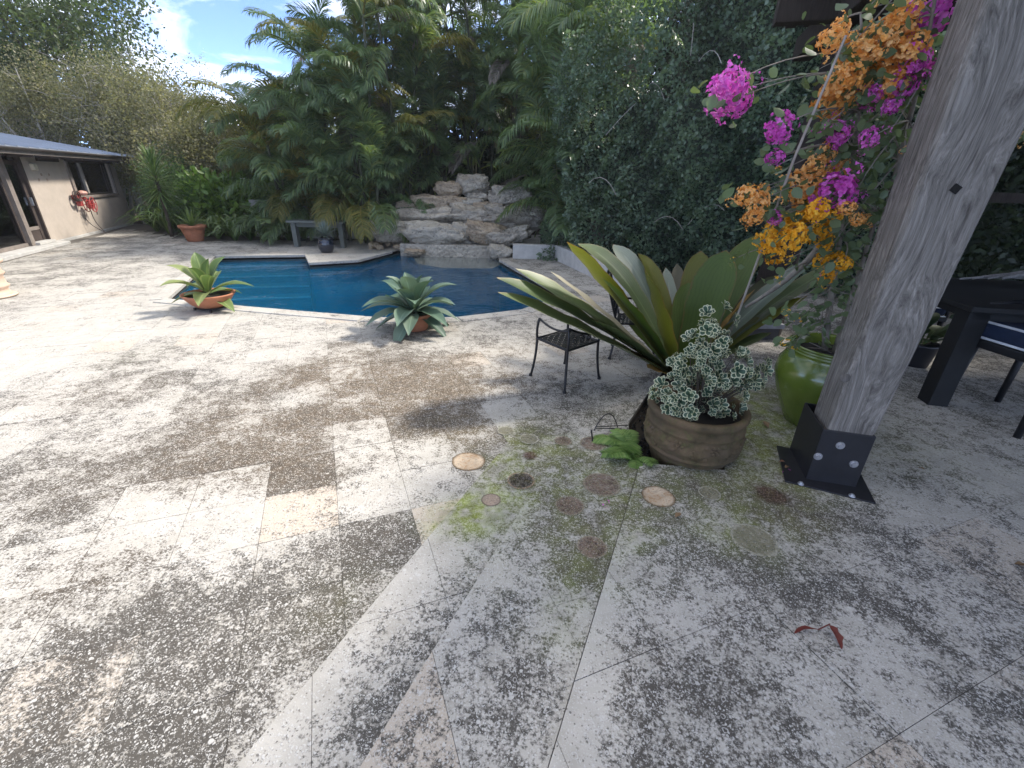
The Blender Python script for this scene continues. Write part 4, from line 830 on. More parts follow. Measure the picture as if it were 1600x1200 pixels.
for x, y, H, lab, sd in ((.5, 22.5, 7.5, 'big dark tree behind the middle palms', 12), (5.5, 17.5, 10.0, 'big dark tree rising behind the ficus hedge', 13)):
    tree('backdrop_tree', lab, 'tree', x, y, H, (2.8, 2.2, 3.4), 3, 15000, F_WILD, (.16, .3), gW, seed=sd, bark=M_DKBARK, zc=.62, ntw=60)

# ---- planting bed left of the pool
def strap_clump(x, y, n, L, mat, label, group='strappy plants in the bed', nm='strap_plant', wid=.035, z=-.02, up=1.1, seed=None):
    r = random.Random(seed or int(x * 91 + y * 13)); root = thing(nm, label, 'plant', (x, y, z), 0, group)
    for i in range(n):
        a = i * 2.399 + r.uniform(-.4, .4); l = L * r.uniform(.65, 1.1); e = up * r.uniform(.55, 1.15); o = np.array([math.cos(a), math.sin(a), 0])
        P = bez(o * .04, o * l * .42 * math.cos(e) + np.array([0, 0, l * math.sin(e) * .95]), o * l * (.75 * math.cos(e) + .28) + np.array([0, 0, l * (.62 * math.sin(e) - .18)]), 8)
        mb = MB().blade(P, np.array([.6, .9, 1, 1, .9, .75, .5, .05]) * wid, fold=.3, r=r.random(), twist=r.uniform(-.4, .4)); part('leaf', mb, mat, root, True)
    return root
def bush(nm, label, x, y, size, n, mat, lsize, seed, group=None, width=1.0, T=LEAF_V, Q=LEAF_Q, droop=-.2, pw=.4):
    root = thing(nm, label, 'shrub', (x, y, -.05), 0, group); P, d = shell_points(n, size, pw, seed); P[:, 2] += size[2] * .8; g = np.random.default_rng(seed); ok = P[:, 2] > 0.02; P, d = P[ok], d[ok]
    link('foliage', leaf_cloud('foliage', P, d * .8 + g.normal(size=P.shape) * .7 + np.array([0, 0, droop]), g.uniform(*lsize, len(P)), mat, None, T, Q, width), root)
    mb = MB(); r = random.Random(seed)
    for i in range(9): a = r.uniform(0, 6.28); mb.tube(bez((0, 0, 0), (.1 * math.cos(a), .1 * math.sin(a), size[2] * .8), (size[0] * .7 * math.cos(a), size[1] * .7 * math.sin(a), size[2] * r.uniform(.9, 1.5)), 6), np.linspace(.016, .004, 6), 4)
    part('stems', mb, M_TWIG, root); return root
bush('fine_leaved_shrub', 'rounded fine-leaved green shrub at the end of the house wall', -11.1, 15.7, (.95, .9, 1.3), 14000, F_SHRUB, (.05, .10), 41, width=.6)
bush('fine_leaved_shrub', 'lower fine-leaved shrub behind the terracotta pot', -9.9, 14.9, (.8, .8, .95), 8000, F_SHRUB, (.05, .10), 42, width=.6)
bush('broad_leaved_shrub', 'glossy bright green broad-leaved shrub in the middle of the bed', -9.3, 15.0, (1.25, .8, 1.05), 2600, F_BRIGHT, (.12, .24), 43, width=.75, droop=.1, T=LEAF8, Q=LEAF8Q)
bush('broad_leaved_shrub', 'smaller broad-leaved shrub near the bronze tree', -8.1, 15.3, (.75, .7, .95), 1300, F_BRIGHT, (.12, .22), 44, width=.75, droop=.1, T=LEAF8, Q=LEAF8Q)
dr_ = thing('dracaena', 'tall dracaena with a fountain of narrow leaves above the terracotta pot', 'plant', (-10.35, 14.0, -.05))
part('trunk', MB().tube(bez((0, 0, 0), (.05, 0, .9), (.0, 0, 1.75), 6), np.linspace(.05, .04, 6), 7), M_DKBARK, dr_, True)
for i in range(130):
    a = i * 2.399; e = 1.45 - 2.1 * (i / 130) ** 1.1; l = random.uniform(.7, .95); o = np.array([math.cos(a), math.sin(a), 0]); b0 = np.array([0, 0, 1.95 - .75 * i / 130])
    P = bez(b0, b0 + o * l * .5 * math.cos(e) + np.array([0, 0, l * .5 * math.sin(e)]), b0 + o * l * max(.25, math.cos(e)) * .95 + np.array([0, 0, l * (math.sin(e) * .85 - .14)]), 5); part('leaf', MB().blade(P, np.array([.8, 1, .9, .6, .05]) * .022, fold=.3, r=random.random()), F_STRAP, dr_)
gS = 'strappy plants in the bed'
SPOTS = [(238, 362, 'dark strappy plant at the end of the house wall'), (258, 366, 'dark strappy plant left of the terracotta pot'), (335, 374, 'strappy plant just right of the terracotta pot'), (352, 370, 'strappy plant behind the front row, near the terracotta pot'), (362, 377, 'strappy plant in the middle of the front row'), (385, 376, 'strappy plant at the front, below the bronze tree'), (398, 366, 'strappy plant behind the front row, below the bronze tree'), (408, 377, 'strappy plant at the front, left of the block wall'), (428, 376, 'strappy plant in front of the block wall'), (447, 377, 'strappy plant behind the leg of the bench'), (470, 374, 'strappy plant under the bench'), (495, 374, 'strappy plant behind the blue agave'), (520, 374, 'strappy plant at the right end of the bench'), (375, 358, 'tall strappy plant at the back of the bed'), (325, 358, 'tall strappy plant behind the terracotta pot'), (345, 352, 'tall strappy plant below the broad-leaved shrub'), (410, 356, 'tall strappy plant beside the block wall')]
for i, (u, v, lab) in enumerate(SPOTS):
    p = G(u, v); strap_clump(p[0], p[1] + .22, 44, 1.4 if v < 372 else 1.12, F_STRAP, lab, gS, wid=.034)
for u, v, lab in ((366, 340, 'orange-tinged bromeliad in the bed'), (398, 338, 'yellow-leaved bromeliad in the bed')):
    p = G(u, 372); strap_clump(p[0], p[1] + 1.4, 22, .75, leaf_mat('bromeliad_tint', [(.16, .13, .03), (.28, .20, .04), (.30, .10, .04)], .35), lab, 'bromeliads in the bed', 'bromeliad', .045, .35, 1.25)
lp = thing('lily', 'white flowers on tall stalks in the bed', 'flower', (*G(388, 372)[:2] + np.array([0, 1.2]), 0))
for dx, dz in ((0, 1.42), (.22, 1.30), (-.5, 1.62)):
    part('stalk', MB().tube([(dx, 0, 0), (dx, 0, dz)], .008, 5), F_STRAP, lp); mb = MB()
    for q in range(9): a = q * .7; mb.blade(bez((dx, 0, dz), (dx + .08 * math.cos(a), .08 * math.sin(a), dz + .06), (dx + .16 * math.cos(a), .16 * math.sin(a), dz - .02), 5), np.array([.3, .8, 1, .7, .1]) * .03, r=.5)
    part('petals', mb, plain('white_petal', (.75, .75, .72), .6, var=.05), lp)
# ================================================================ TIMBER POST AND PERGOLA
def wood_mat(name, lo, hi, crack, rough=.85, sc=1.0):
    t = NT(name); p = t.obj(); q = t.n('ShaderNodeMapping', {'Vector': p, 'Scale': (48 * sc, 48 * sc, 1.9)}).outputs[0]; q2 = t.n('ShaderNodeMapping', {'Vector': p, 'Scale': (150 * sc, 150 * sc, 5)}).outputs[0]
    wv = t.n('ShaderNodeTexVoronoi', {'Vector': t.n('ShaderNodeMapping', {'Vector': p, 'Scale': (3.2, 3.2, 1.1), 'Location': (.3, .1, .2)}).outputs[0], 'Scale': 1.4}).outputs['Distance']
    d = t.n('ShaderNodeVectorMath', {0: q, 1: t.n('ShaderNodeCombineXYZ', {0: t.math('MULTIPLY', wv, 9.0), 1: t.math('MULTIPLY', wv, 5.0)}).outputs[0]}, operation='ADD').outputs[0]
    n = t.noise(d, 1.0, 7, .7, .6); n2 = t.noise(q2, 1.0, 4, .7); n3 = t.noise(p, 3.0, 4)
    c = t.ramp(t.math('ADD', t.math('MULTIPLY', n, .72), t.math('MULTIPLY', n2, .28)), [(.34, lo), (.52, [(a + b) / 2 for a, b in zip(lo, hi)]), (.66, hi)]); c = t.mix(t.math('MULTIPLY', t.ss(n2, .56, .68), .55), c, crack)
    c = t.mix(t.math('MULTIPLY', t.ss(n3, .5, .75), .4), c, [x * .6 for x in lo])
    return t.end(t.bsdf(c, rough, 0, .25, t.bump(t.math('ADD', n, t.math('MULTIPLY', n2, .6)), .7, .012)))
M_POST = wood_mat('weathered_timber', (.056, .048, .04), (.345, .315, .275), (.03, .025, .02)); M_DARKW = wood_mat('dark_pergola_timber', (.018, .014, .011), (.05, .038, .03), (.01, .008, .007))
M_BLK = plain('black_steel', (.014, .014, .017), .42, .0, .5, var=.3, scale=12, bump=.05); M_ZINC = plain('zinc_bolt', (.45, .45, .47), .4, .8)
P0 = G(1246, 752)[:2]; P1 = G(1347, 769)[:2]; fx = nrm(P1 - P0); fy = np.array([-fx[1], fx[0]]); BW = np.hypot(*(P1 - P0)); post_rz = math.atan2(fx[1], fx[0])
def on_face(u, v):          # where a line of sight meets the front face of the post: (along the face, height)
    d = ray(u, v); n3 = np.array([fy[0], fy[1], 0]); t_ = (np.array([P0[0], P0[1], 0]) - CC) @ n3 / (d @ n3); q = CC + d * t_; return (q[:2] - P0) @ fx, q[2]
post = thing('timber_post', 'thick weathered grey timber post in a black steel shoe, in front of the bougainvillea', 'post', (P0[0], P0[1], 0), post_rz)
la_, lb_ = on_face(1297, 668), on_face(1544, 0); ra_, rb_ = on_face(1370, 682), on_face(1600, 215)
lx = lambda z: la_[0] + (z - la_[1]) * (lb_[0] - la_[0]) / (lb_[1] - la_[1]); rx = lambda z: ra_[0] + (z - ra_[1]) * (rb_[0] - ra_[0]) / (rb_[1] - ra_[1])
mb = MB(); zs = [.03, .5, 1.0, 1.5, 2.0, 2.5, 3.3]; V = []; ch = .018; DP = .36
for z in zs:
    l, r_ = lx(z), rx(z); dd = DP * .84
    V += [(l + ch, .012, z), (r_ - ch, .012, z), (r_, .012 + ch, z), (r_, dd - ch, z), (r_ - ch, dd, z), (l + ch, dd, z), (l, dd - ch, z), (l, .012 + ch, z)]
mb.add(V, [(8 * i + j, 8 * i + (j + 1) % 8, 8 * (i + 1) + (j + 1) % 8, 8 * (i + 1) + j) for i in range(len(zs) - 1) for j in range(8)] + [tuple(range(7, -1, -1)), tuple(range(8 * (len(zs) - 1), 8 * len(zs)))])
part('timber', mb, M_POST, post)
hx, hz = on_face(1495, 295); part('hole_patch', MB().box((hx, .011, hz), (.036, .012, .036), M=Matrix.Rotation(.5, 3, 'Y')), plain('hole', (.008, .007, .006), .95), post)  # dark block standing proud; the hole's shade is put into its colour
kx, kz = on_face(1322, 592); part('knot', MB().tube([(kx, .0135, kz), (kx, .010, kz)], (.03, .022), 10), wood_mat('knot', (.06, .05, .04), (.22, .2, .18), (.03, .02, .02)), post)
# the shoe
tl = on_face(1283, 668); HZ = on_face(1370, 682)[1] - .004
def skew(x0, x1, y0, y1, z0, z1, tp=0.0):
    return np.array([(x0, y0, z0), (x1, y0, z0), (x1, y1, z0), (x0, y1, z0), (x0 + tp, y0, z1), (x1 + tp, y0, z1), (x1 + tp, y1, z1), (x0 + tp, y1, z1)])
BF = [(0, 3, 2, 1), (4, 5, 6, 7), (0, 1, 5, 4), (1, 2, 6, 5), (2, 3, 7, 6), (3, 0, 4, 7)]
xl, xr = lx(.3) - .03, rx(.3) + .006; sh = MB()
sh.add(skew(xl, xr, 0, .011, .012, HZ), BF).add(skew(xl, xl + .011, .0112, DP + .03, .012, HZ), BF).add(skew(xr - .011, xr, .0112, DP + .03, .012, HZ), BF).add(skew(xl, xr, DP + .0302, DP + .041, .012, HZ), BF)
part('shoe', sh, M_BLK, post, bevel=.003)
pl = [G(*q)[:2] for q in ((1212, 701), (1225, 757), (1366, 792))]; loc = lambda p: np.array([(p - P0) @ fx, (p - P0) @ fy]); q = [loc(p) for p in pl]; q.append(q[0] + q[2] - q[1])
part('base_plate', MB().prism(orient(q), 0.018, .030), M_BLK, post, bevel=.002)
def bolt(par, x, y, z, axis, r_, nm='bolt'):
    mb = MB()
    if axis == 'y': mb.tube([(x, y, z), (x, y - .006, z)], (r_ * 1.25, r_ * 1.15), 16).tube([(x, y - .0062, z), (x, y - .016, z)], (r_ * .78, r_ * .62), 8)
    else: mb.tube([(x, y, z), (x, y, z + .005)], (r_ * 1.2, r_ * 1.1), 14).tube([(x, y, z + .0052), (x, y, z + .015)], (r_ * .75, r_ * .6), 6)
    part(nm, mb, M_ZINC, par)
for u, v in ((1313, 696), (1278, 713), (1334, 725)): x, z = on_face(u, v); bolt(post, x, -.0005, z, 'y', .021)
for u, v in ((1251, 756), (1331, 775)): x, y = loc(G(u, v, .03)[:2]); bolt(post, x, y, .0305, 'z', .016)
# pergola: back post, beams, roof boards (unseen roof, boards spaced to set the shade on the right)
pg = thing('pergola', 'dark timber pergola post and beam behind the bougainvillea', 'pergola', (P0[0], P0[1], 0), post_rz)
bp = loc(np.array(AT(1235, 335, 5.6)[:2])); wB = .36
c0 = AT(1210, 340, 5.5); c1 = AT(1300, 40, 5.5); c2 = AT(1262, 335, 5.5); c3 = AT(1332, 40, 5.5)
A0, A1, B0_, B1_ = (loc(np.array(c[:2])) for c in (c0, c1, c2, c3))
kk = lambda z: (z - c0[2]) / (c1[2] - c0[2])
V = []
for z in (-.05, 3.25):
    l = A0 + (A1 - A0) * kk(z); r_ = B0_ + (B1_ - B0_) * kk(z); V += [(l[0], l[1], z), (r_[0], r_[1], z), (r_[0] + .12, r_[1] + .34, z), (l[0] + .12, l[1] + .34, z)]
part('back_post', MB().add(V, BF), M_DARKW, pg, bevel=.01)
bz = AT(1345, 22, 5.5)[2]
part('beam', MB().box((bp[0] + 2.6, bp[1] + .1, bz + .16), (6.4, .16, .34)), M_DARKW, pg, bevel=.01); part('beam', MB().box((.45, 1.0, 3.44), (.22, 8.0, .26)), M_DARKW, pg, bevel=.01)
part('brace', MB().tube([(bp[0] + .15, bp[1] - .05, bz - .75), (bp[0] + .9, bp[1] + .08, bz + .02)], .07, 4), M_DARKW, pg)
for i in range(9): part('rafter', MB().box((2.9, -2.6 + i * .85, 3.62), (6.0, .07, .16)), M_DARKW, pg)
for i in range(30): part('roof_board', MB().box((.25 + i * .205, 1.0, 3.715), (.115 if i < 5 else .2, 8.2, .03)), M_DARKW, pg)
part('cross_rail', MB().box((bp[0] + 1.2, bp[1] + .2, 1.75), (2.4, .07, .10)), M_DARKW, pg)

# ================================================================ POTS
M_TERRA = plain('terracotta', (.40, .165, .09), .8, var=.22, scale=7, bump=.15); M_PEACH = plain('peach_terracotta', (.56, .42, .32), .85, var=.15, scale=6, bump=.2); M_POTSOIL = plain('potting_soil', (.02, .016, .012), .95, scale=40, bump=.8)
def pot(nm, label, cat, loc_, prof, soil_r, soil_z, mat, n=28, group=None, fn=None):
    o = thing(nm, label, cat, loc_, 0, group); part('body', MB().lathe(prof, n, fn=fn), mat, o, True); part('soil', MB().lathe([(0.0005, soil_z + .01), (soil_r * .6, soil_z + .012), (soil_r, soil_z)][::-1], 18), M_POTSOIL, o); return o
def agave(par, base, n, L, wid, mat, r, e_hi=1.45, e_lo=-.15, droop=.25, zr=.10):
    for i in range(n):
        f = i / (n - 1); a = i * 2.399 + r.uniform(-.2, .2); e = e_hi + (e_lo - e_hi) * f ** .8 + r.uniform(-.1, .1); l = L * r.uniform(.85, 1.08) * (.78 + .3 * math.sin(math.pi * min(1, f + .15)))
        o = np.array([math.cos(a), math.sin(a), 0]); b = np.asarray(base) + o * .025 + np.array([0, 0, zr * (1 - f)])
        P = bez(b, b + o * l * .5 * math.cos(e) + np.array([0, 0, l * (.55 * math.sin(e) + .05)]), b + o * l * (.93 * math.cos(e) + .08) + np.array([0, 0, l * (.9 * math.sin(e) - droop * (.25 + abs(math.cos(e))))]), 11)
        W = np.array([.42, .50, .66, .84, .97, 1.0, .95, .82, .58, .30, .015]) * wid * r.uniform(.85, 1.1)
        part('leaf', MB().blade(P, W, fold=.30 + .15 * (1 - f), n=2, r=r.random(), wav=.04), mat, par, True)
r1 = random.Random(4); c = G(318, 489); F_AG1 = leaf_mat('agave_yellow_green', [(.11, .18, .06), (.18, .25, .085), (.28, .32, .13)], trans=.25, rough=.4, edge=(.26, .30, .13), e_lo=.75, e_hi=1.05, vein=.3, stripe=.3)
p1 = pot('potted_agave', 'yellow-green agave in a shallow terracotta bowl at the pool corner', 'potted plant', (c[0], c[1] + .2, .0), [(.13, .045), (.17, .05), (.24, .10), (.295, .17), (.33, .215), (.34, .235), (.325, .24), (.31, .22), (.29, .20)], .29, .205, M_TERRA)
agave(p1, (0, 0, .20), 15, .62, .10, F_AG1, r1, e_hi=1.5)
part('caddy', MB().lathe([(.16, .025), (.19, .03), (.19, .042), (.1, .043)], 20), M_BLK, p1)
for a in (.4, 2.0, 3.5, 5.2): part('wheel', MB().tube([(.21 * math.cos(a) - .012, .21 * math.sin(a), .02), (.21 * math.cos(a) + .012, .21 * math.sin(a), .02)], .02, 10), M_BLK, p1)
r2 = random.Random(9); c = G(645, 521); F_AG2 = leaf_mat('agave_grey_green', [(.085, .15, .105), (.125, .20, .14), (.175, .245, .18)], trans=.15, rough=.42, edge=(.16, .21, .15), e_lo=.8, e_hi=1.1, vein=.25, stripe=.18)
p2 = pot('potted_agave', 'grey-green agave rosette in a small terracotta pot at the middle of the pool edge', 'potted plant', (c[0], c[1] + .15, .0), [(.13, .015), (.16, .02), (.175, .10), (.20, .19), (.215, .195), (.215, .225), (.195, .23), (.18, .20)], .18, .2, M_TERRA)
agave(p2, (0, 0, .20), 30, .66, .112, F_AG2, r2, e_lo=-.25, droop=.28)
# blue pot agave and terracotta pot at the back
c = G(507, 396); bpz = plain('dark_blue_glaze', (.008, .014, .028), .15, 0, .6, coat=.6)
p3 = pot('potted_blue_agave', 'spiky blue-grey agave in a dark glazed pot at the far pool edge', 'potted plant', (c[0], c[1] + .17, 0), [(.11, .0), (.14, .01), (.185, .10), (.20, .20), (.19, .28), (.165, .325), (.18, .345), (.175, .36), (.155, .345)], .155, .33, bpz)
F_BLUE = leaf_mat('blue_agave', [(.10, .15, .14), (.15, .20, .19), (.21, .26, .25)], .1, .6)
for i in range(110):
    a = i * 2.399; e = 1.5 - 1.7 * i / 110; l = .40 * random.uniform(.85, 1.05); o = np.array([math.cos(a), math.sin(a), 0]); b = np.array([0, 0, .42]); part('leaf', MB().blade(bez(b, b + l * .5 * (o * math.cos(e) + np.array([0, 0, math.sin(e)])), b + l * (o * math.cos(e) + np.array([0, 0, math.sin(e)])), 4), np.array([.7, 1, .6, .03]) * .013, fold=.3, r=random.random()), F_BLUE, p3)
c = G(299, 378)
p4 = pot('terracotta_pot', 'flared terracotta pot with a stiff spiky plant at the front of the bed', 'potted plant', (c[0], c[1] + .2, 0), [(.19, 0), (.20, .01), (.27, .26), (.30, .36), (.34, .365), (.345, .43), (.325, .435), (.305, .38)], .30, .39, M_TERRA)
for i in range(26):
    a = i * 2.399; e = 1.4 - 1.1 * i / 26; l = .62 * random.uniform(.8, 1.1); o = np.array([math.cos(a), math.sin(a), 0]); b = np.array([0, 0, .39]); part('leaf', MB().blade(bez(b, b + l * .5 * (o * math.cos(e) + np.array([0, 0, math.sin(e)])), b + l * (o * math.cos(e) + np.array([0, 0, math.sin(e) - .1])), 6), np.array([.8, 1, 1, .8, .5, .03]) * .03, fold=.3, r=random.random()), F_STRAP, p4)
# peach urn at the left border of the picture
c = G(-38, 470); pr = [(.22, 0), (.245, .01), (.25, .05), (.235, .07), (.225, .12), (.255, .15), (.26, .17), (.235, .19), (.225, .30), (.25, .33), (.262, .35), (.24, .37), (.23, .44), (.24, .47), (.285, .50), (.295, .53), (.28, .545), (.24, .54), (.22, .48)]
p5 = thing('terracotta_urn', 'pale peach terracotta urn with raised bands at the left end of the deck', 'urn', (c[0] - .02, c[1] + .22, 0)); part('body', MB().lathe(pr, 32), M_PEACH, p5, True)
part('saucer', MB().lathe([(.28, .0), (.31, .02), (.30, .035), (.2, .03)], 28), M_PEACH, p5, True)

# stone-coloured urn with a relief band, half sunk in the planting bed
t = NT('mossy_clay'); p = t.obj(); n = t.noise(p, 6, 6, .65); n2 = t.noise(p, 22, 5, .7); zc = t.n('ShaderNodeSeparateXYZ', {0: p}).outputs[2]
c_ = t.ramp(n, [(.28, (.04, .03, .016)), (.5, (.105, .075, .04)), (.72, (.17, .11, .066))]); c_ = t.mix(t.math('MULTIPLY', t.ss(n2, .5, .68), .6), c_, (.10, .105, .035)); c_ = t.mix(t.math('MULTIPLY', t.ss(t.noise(p, 3, 3), .45, .62), .6), c_, (.055, .045, .03))
M_URN = t.end(t.bsdf(c_, .9, 0, .25, t.bump(n2, .5, .01)))
uc = np.array([AT(1076, 700, 2.86)[0], 2.86]); UZ = -.085
rr_ = random.Random(3); fl_ = [(rr_.uniform(0, 6.28), .245 + rr_.uniform(-.035, .035), rr_.uniform(.025, .05)) for _ in range(46)]
def relief(a, z):
    s = 0
    if .17 < z < .33:
        for fa, fz, fr in fl_:
            da = (a - fa + math.pi) % (2 * math.pi) - math.pi; d = math.hypot(da * .33, z - fz)
            if d < fr: s = max(s, .026 * (1 - (d / fr) ** 2) * (.75 + .25 * math.cos(5 * math.atan2(z - fz, da * .33))))
    return s
prof = [(.25, 0), (.262, .006)] + [(.262 + .062 * math.sin(min(1, z / .30) * 1.45), z) for z in np.linspace(.02, .15, 5)] + [(.331, .158), (.334, .166), (.330, .174)] + [(.326 + .004 * math.sin(z * 30), z) for z in np.linspace(.18, .325, 20)] + [(.334, .333), (.338, .342), (.333, .35), (.326, .36), (.326, .40), (.338, .412), (.345, .43), (.345, .452), (.335, .466), (.305, .466), (.297, .45), (.292, .40)]

urn = thing('relief_urn', 'mossy clay urn with a band of raised flowers, holding the variegated shrub', 'urn', (uc[0], uc[1], UZ))
part('body', MB().lathe(prof, 96, fn=relief), M_URN, urn, True); rel = MB(); nf = 17
def dome(mb, c, axis, r_, h_):
    u = nrm(np.cross(axis, (0, 0, 1.))); v = np.array([0, 0, 1.]); V = [c + axis * h_]
    for rr, hh in ((.6, .72), (1.0, -.2)): V += [c + (math.cos(a) * u + math.sin(a) * v) * r_ * rr + axis * h_ * hh for a in np.linspace(0, 6.2832, 9)[:-1]]
    mb.add(V, [(0, 1 + i, 1 + (i + 1) % 8) for i in range(8)] + [(1 + i, 9 + i, 9 + (i + 1) % 8, 1 + (i + 1) % 8) for i in range(8)])
for k in range(nf):
    a0 = 6.2832 * k / nf; zf = .25 + (.022 if k % 2 else -.018)
    for q in range(6):
        a = a0 + .027 * math.cos(q * 1.047) / .33; z = zf + .027 * math.sin(q * 1.047); ax = np.array([math.cos(a), math.sin(a), 0]); dome(rel, ax * .329 + np.array([0, 0, z]), ax, .0155, .012)
    ax = np.array([math.cos(a0), math.sin(a0), 0]); dome(rel, ax * .331 + np.array([0, 0, zf]), ax, .014, .016)
    for dz in (-.05, .05): a = a0 + .18; ax = np.array([math.cos(a), math.sin(a), 0]); dome(rel, ax * .329 + np.array([0, 0, .25 + dz * (1 if k % 2 else -.9)]), ax, .022, .010)
part('flower_relief', rel, M_URN, urn, True)
part('soil', MB().lathe([(.293, .40), (.2, .415), (.0005, .42)], 20), M_POTSOIL, urn)
# the shrub: rosettes of cream-edged leaves on thin stems
F_VAR = leaf_mat('variegated_leaf', [(.035, .075, .045), (.055, .10, .06), (.08, .125, .075)], trans=.2, rough=.4, edge=(.56, .56, .38), e_lo=.6, e_hi=.8)
def rosette(seed, n=9, L=.055, W=.018):
    r = random.Random(seed); mb = MB()
    for i in range(n):
        a = i * 2.399 + r.uniform(-.3, .3); e = .15 + .9 * (1 - i / n) * r.uniform(.6, 1.1); d = np.array([math.cos(a) * math.cos(e), math.sin(a) * math.cos(e), math.sin(e)]); up = np.array([-math.cos(a) * math.sin(e), -math.sin(a) * math.sin(e), math.cos(e)])
        k = 7; P = bez((0, 0, 0), d * L * .55 + up * .006, d * L * r.uniform(.9, 1.1) - up * .004, k); Wd = W * np.array([.18, .5, .8, .98, 1.0, .82, .12])
        b = MB().blade(P, Wd, up=up, fold=.22, n=3, r=r.random()); V = np.concatenate(b.v); E = np.concatenate(b.e); m = 7
        E = np.maximum(E, np.repeat([.1, 0, 0, 0, .1, .55, 1], m)); mb.add(V, b.f, E, r.random())
    return mb.mesh('leaf_rosette', F_VAR, True)
ROS = [rosette(s) for s in range(5)]
shb = thing('variegated_shrub', 'green and cream variegated shrub growing in the mossy urn', 'shrub', (uc[0], uc[1], UZ + .41)); so_ = np.array([uc[0], uc[1], UZ + .41]); rs = random.Random(12); stems = MB()
for u, v, rad, nq in ((1122, 503, 24, 14), (1108, 540, 30, 20), (1130, 578, 38, 30), (1080, 575, 28, 18), (1168, 572, 28, 18), (1052, 606, 26, 18), (1036, 624, 16, 9), (1098, 616, 36, 28), (1140, 612, 28, 18), (1092, 655, 26, 12), (1122, 655, 22, 10), (1060, 640, 22, 11), (1178, 590, 16, 8)):
    for q in range(nq):
        a = rs.uniform(0, 6.28); rr = rad * 1.15 * math.sqrt(rs.random()); Y = 2.86 + rs.uniform(-.24, .2) if v < 640 else 2.75 + rs.uniform(-.12, .15)
        p = AT(u + rr * math.cos(a), v + rr * math.sin(a), Y) - so_
        if p[2] < .03: p[2] = .03 + rs.random() * .04
        o = link('leaf_rosette', rs.choice(ROS), shb, p); dr2 = Vector((p[0] * 1.2 + rs.gauss(0, .12), p[1] - .16 + rs.gauss(0, .12), .22)); o.rotation_mode = 'QUATERNION'; o.rotation_quaternion = dr2.to_track_quat('Z', 'Y'); s_ = rs.uniform(.5, 1.1); o.scale = (s_, s_, s_)
        b = np.array([p[0] * .25, p[1] * .25, 0]); stems.tube(bez(b, (b + p) / 2 * np.array([.8, .8, 1]), p, 5), (.0045, .004, .003, .0025, .0015), 4) if q % 2 else None
part('stems', stems, M_DKBARK, shb)

# ================================================================ GIANT BROMELIAD
F_BR = {'grey': leaf_mat('bromeliad_grey', [(.075, .115, .04), (.105, .145, .055), (.14, .18, .075)], .2, .42, edge=(.22, .19, .10), e_lo=.82, e_hi=1.06, stripe=.22, vein=.35, spec=.5), 'olive': leaf_mat('bromeliad_olive', [(.115, .13, .02), (.16, .165, .026), (.205, .19, .04)], .4, .42, edge=(.17, .10, .035), e_lo=.85, e_hi=1.06, stripe=.18),
        'green': leaf_mat('bromeliad_green', [(.06, .105, .018), (.09, .14, .026), (.12, .165, .036)], .4, .4, edge=(.17, .10, .035), e_lo=.88, e_hi=1.08, stripe=.18), 'dark': leaf_mat('bromeliad_dark', [(.035, .045, .02), (.05, .05, .025), (.075, .06, .035)], .25, .4), 'silver': leaf_mat('bromeliad_silver', [(.12, .16, .12), (.16, .20, .15), (.20, .235, .185)], .12, .45, vein=.2, spec=.5, stripe=.2, edge=(.2, .15, .08), e_lo=.9, e_hi=1.08),
        'brown': leaf_mat('bromeliad_dry', [(.13, .075, .02), (.22, .13, .03), (.26, .19, .08)], .25, .7), 'dry': leaf_mat('bromeliad_pale_dry', [(.24, .22, .15), (.32, .29, .21), (.4, .37, .28)], .15, .6)}
bc = G(1062, 594, .02); bro = thing('giant_bromeliad', 'giant bromeliad with long strap leaves in the planting bed behind the urn', 'plant', bc)
# tip (u, v), depth, half width, sag, colour, where it leaves the heart
BRL = [(778, 457, 3.45, .15, .03, 'grey'), (776, 434, 3.62, .15, .07, 'grey'), (806, 420, 3.85, .13, .06, 'grey'), (860, 424, 4.4, .065, .04, 'dry'), (886, 378, 3.9, .15, .04, 'olive'), (903, 381, 5.2, .11, .36, 'grey'), (958, 382, 5.5, .10, .26, 'silver'),
       (998, 396, 5.3, .085, .34, 'olive'), (1006, 421, 3.9, .15, .04, 'olive'), (1135, 391, 4.35, .17, .08, 'green'), (1186, 366, 4.7, .15, .10, 'green'), (1040, 418, 5.2, .06, .1, 'silver'), (1058, 412, 5.3, .07, .1, 'dark'), (1095, 392, 4.9, .12, .1, 'olive'), (1275, 402, 4.6, .10, .12, 'silver'), (1322, 408, 4.75, .075, .14, 'grey'),
       (1180, 452, 3.9, .085, .08, 'brown'), (1262, 462, 4.4, .10, .12, 'olive'), (984, 551, 3.9, .07, .1, 'brown'), (1012, 575, 3.75, .08, .05, 'brown'), (1205, 520, 4.2, .085, .1, 'grey'), (938, 432, 3.75, .13, .08, 'green'), (925, 500, 3.7, .09, .05, 'grey'), (880, 462, 3.75, .10, .06, 'grey'), (1075, 440, 4.6, .11, .06, 'green'), (1150, 500, 3.9, .08, .1, 'olive'), (1110, 470, 5.2, .11, .1, 'dark'), (985, 500, 4.9, .10, .12, 'green'), (1215, 430, 4.9, .09, .1, 'dark')]
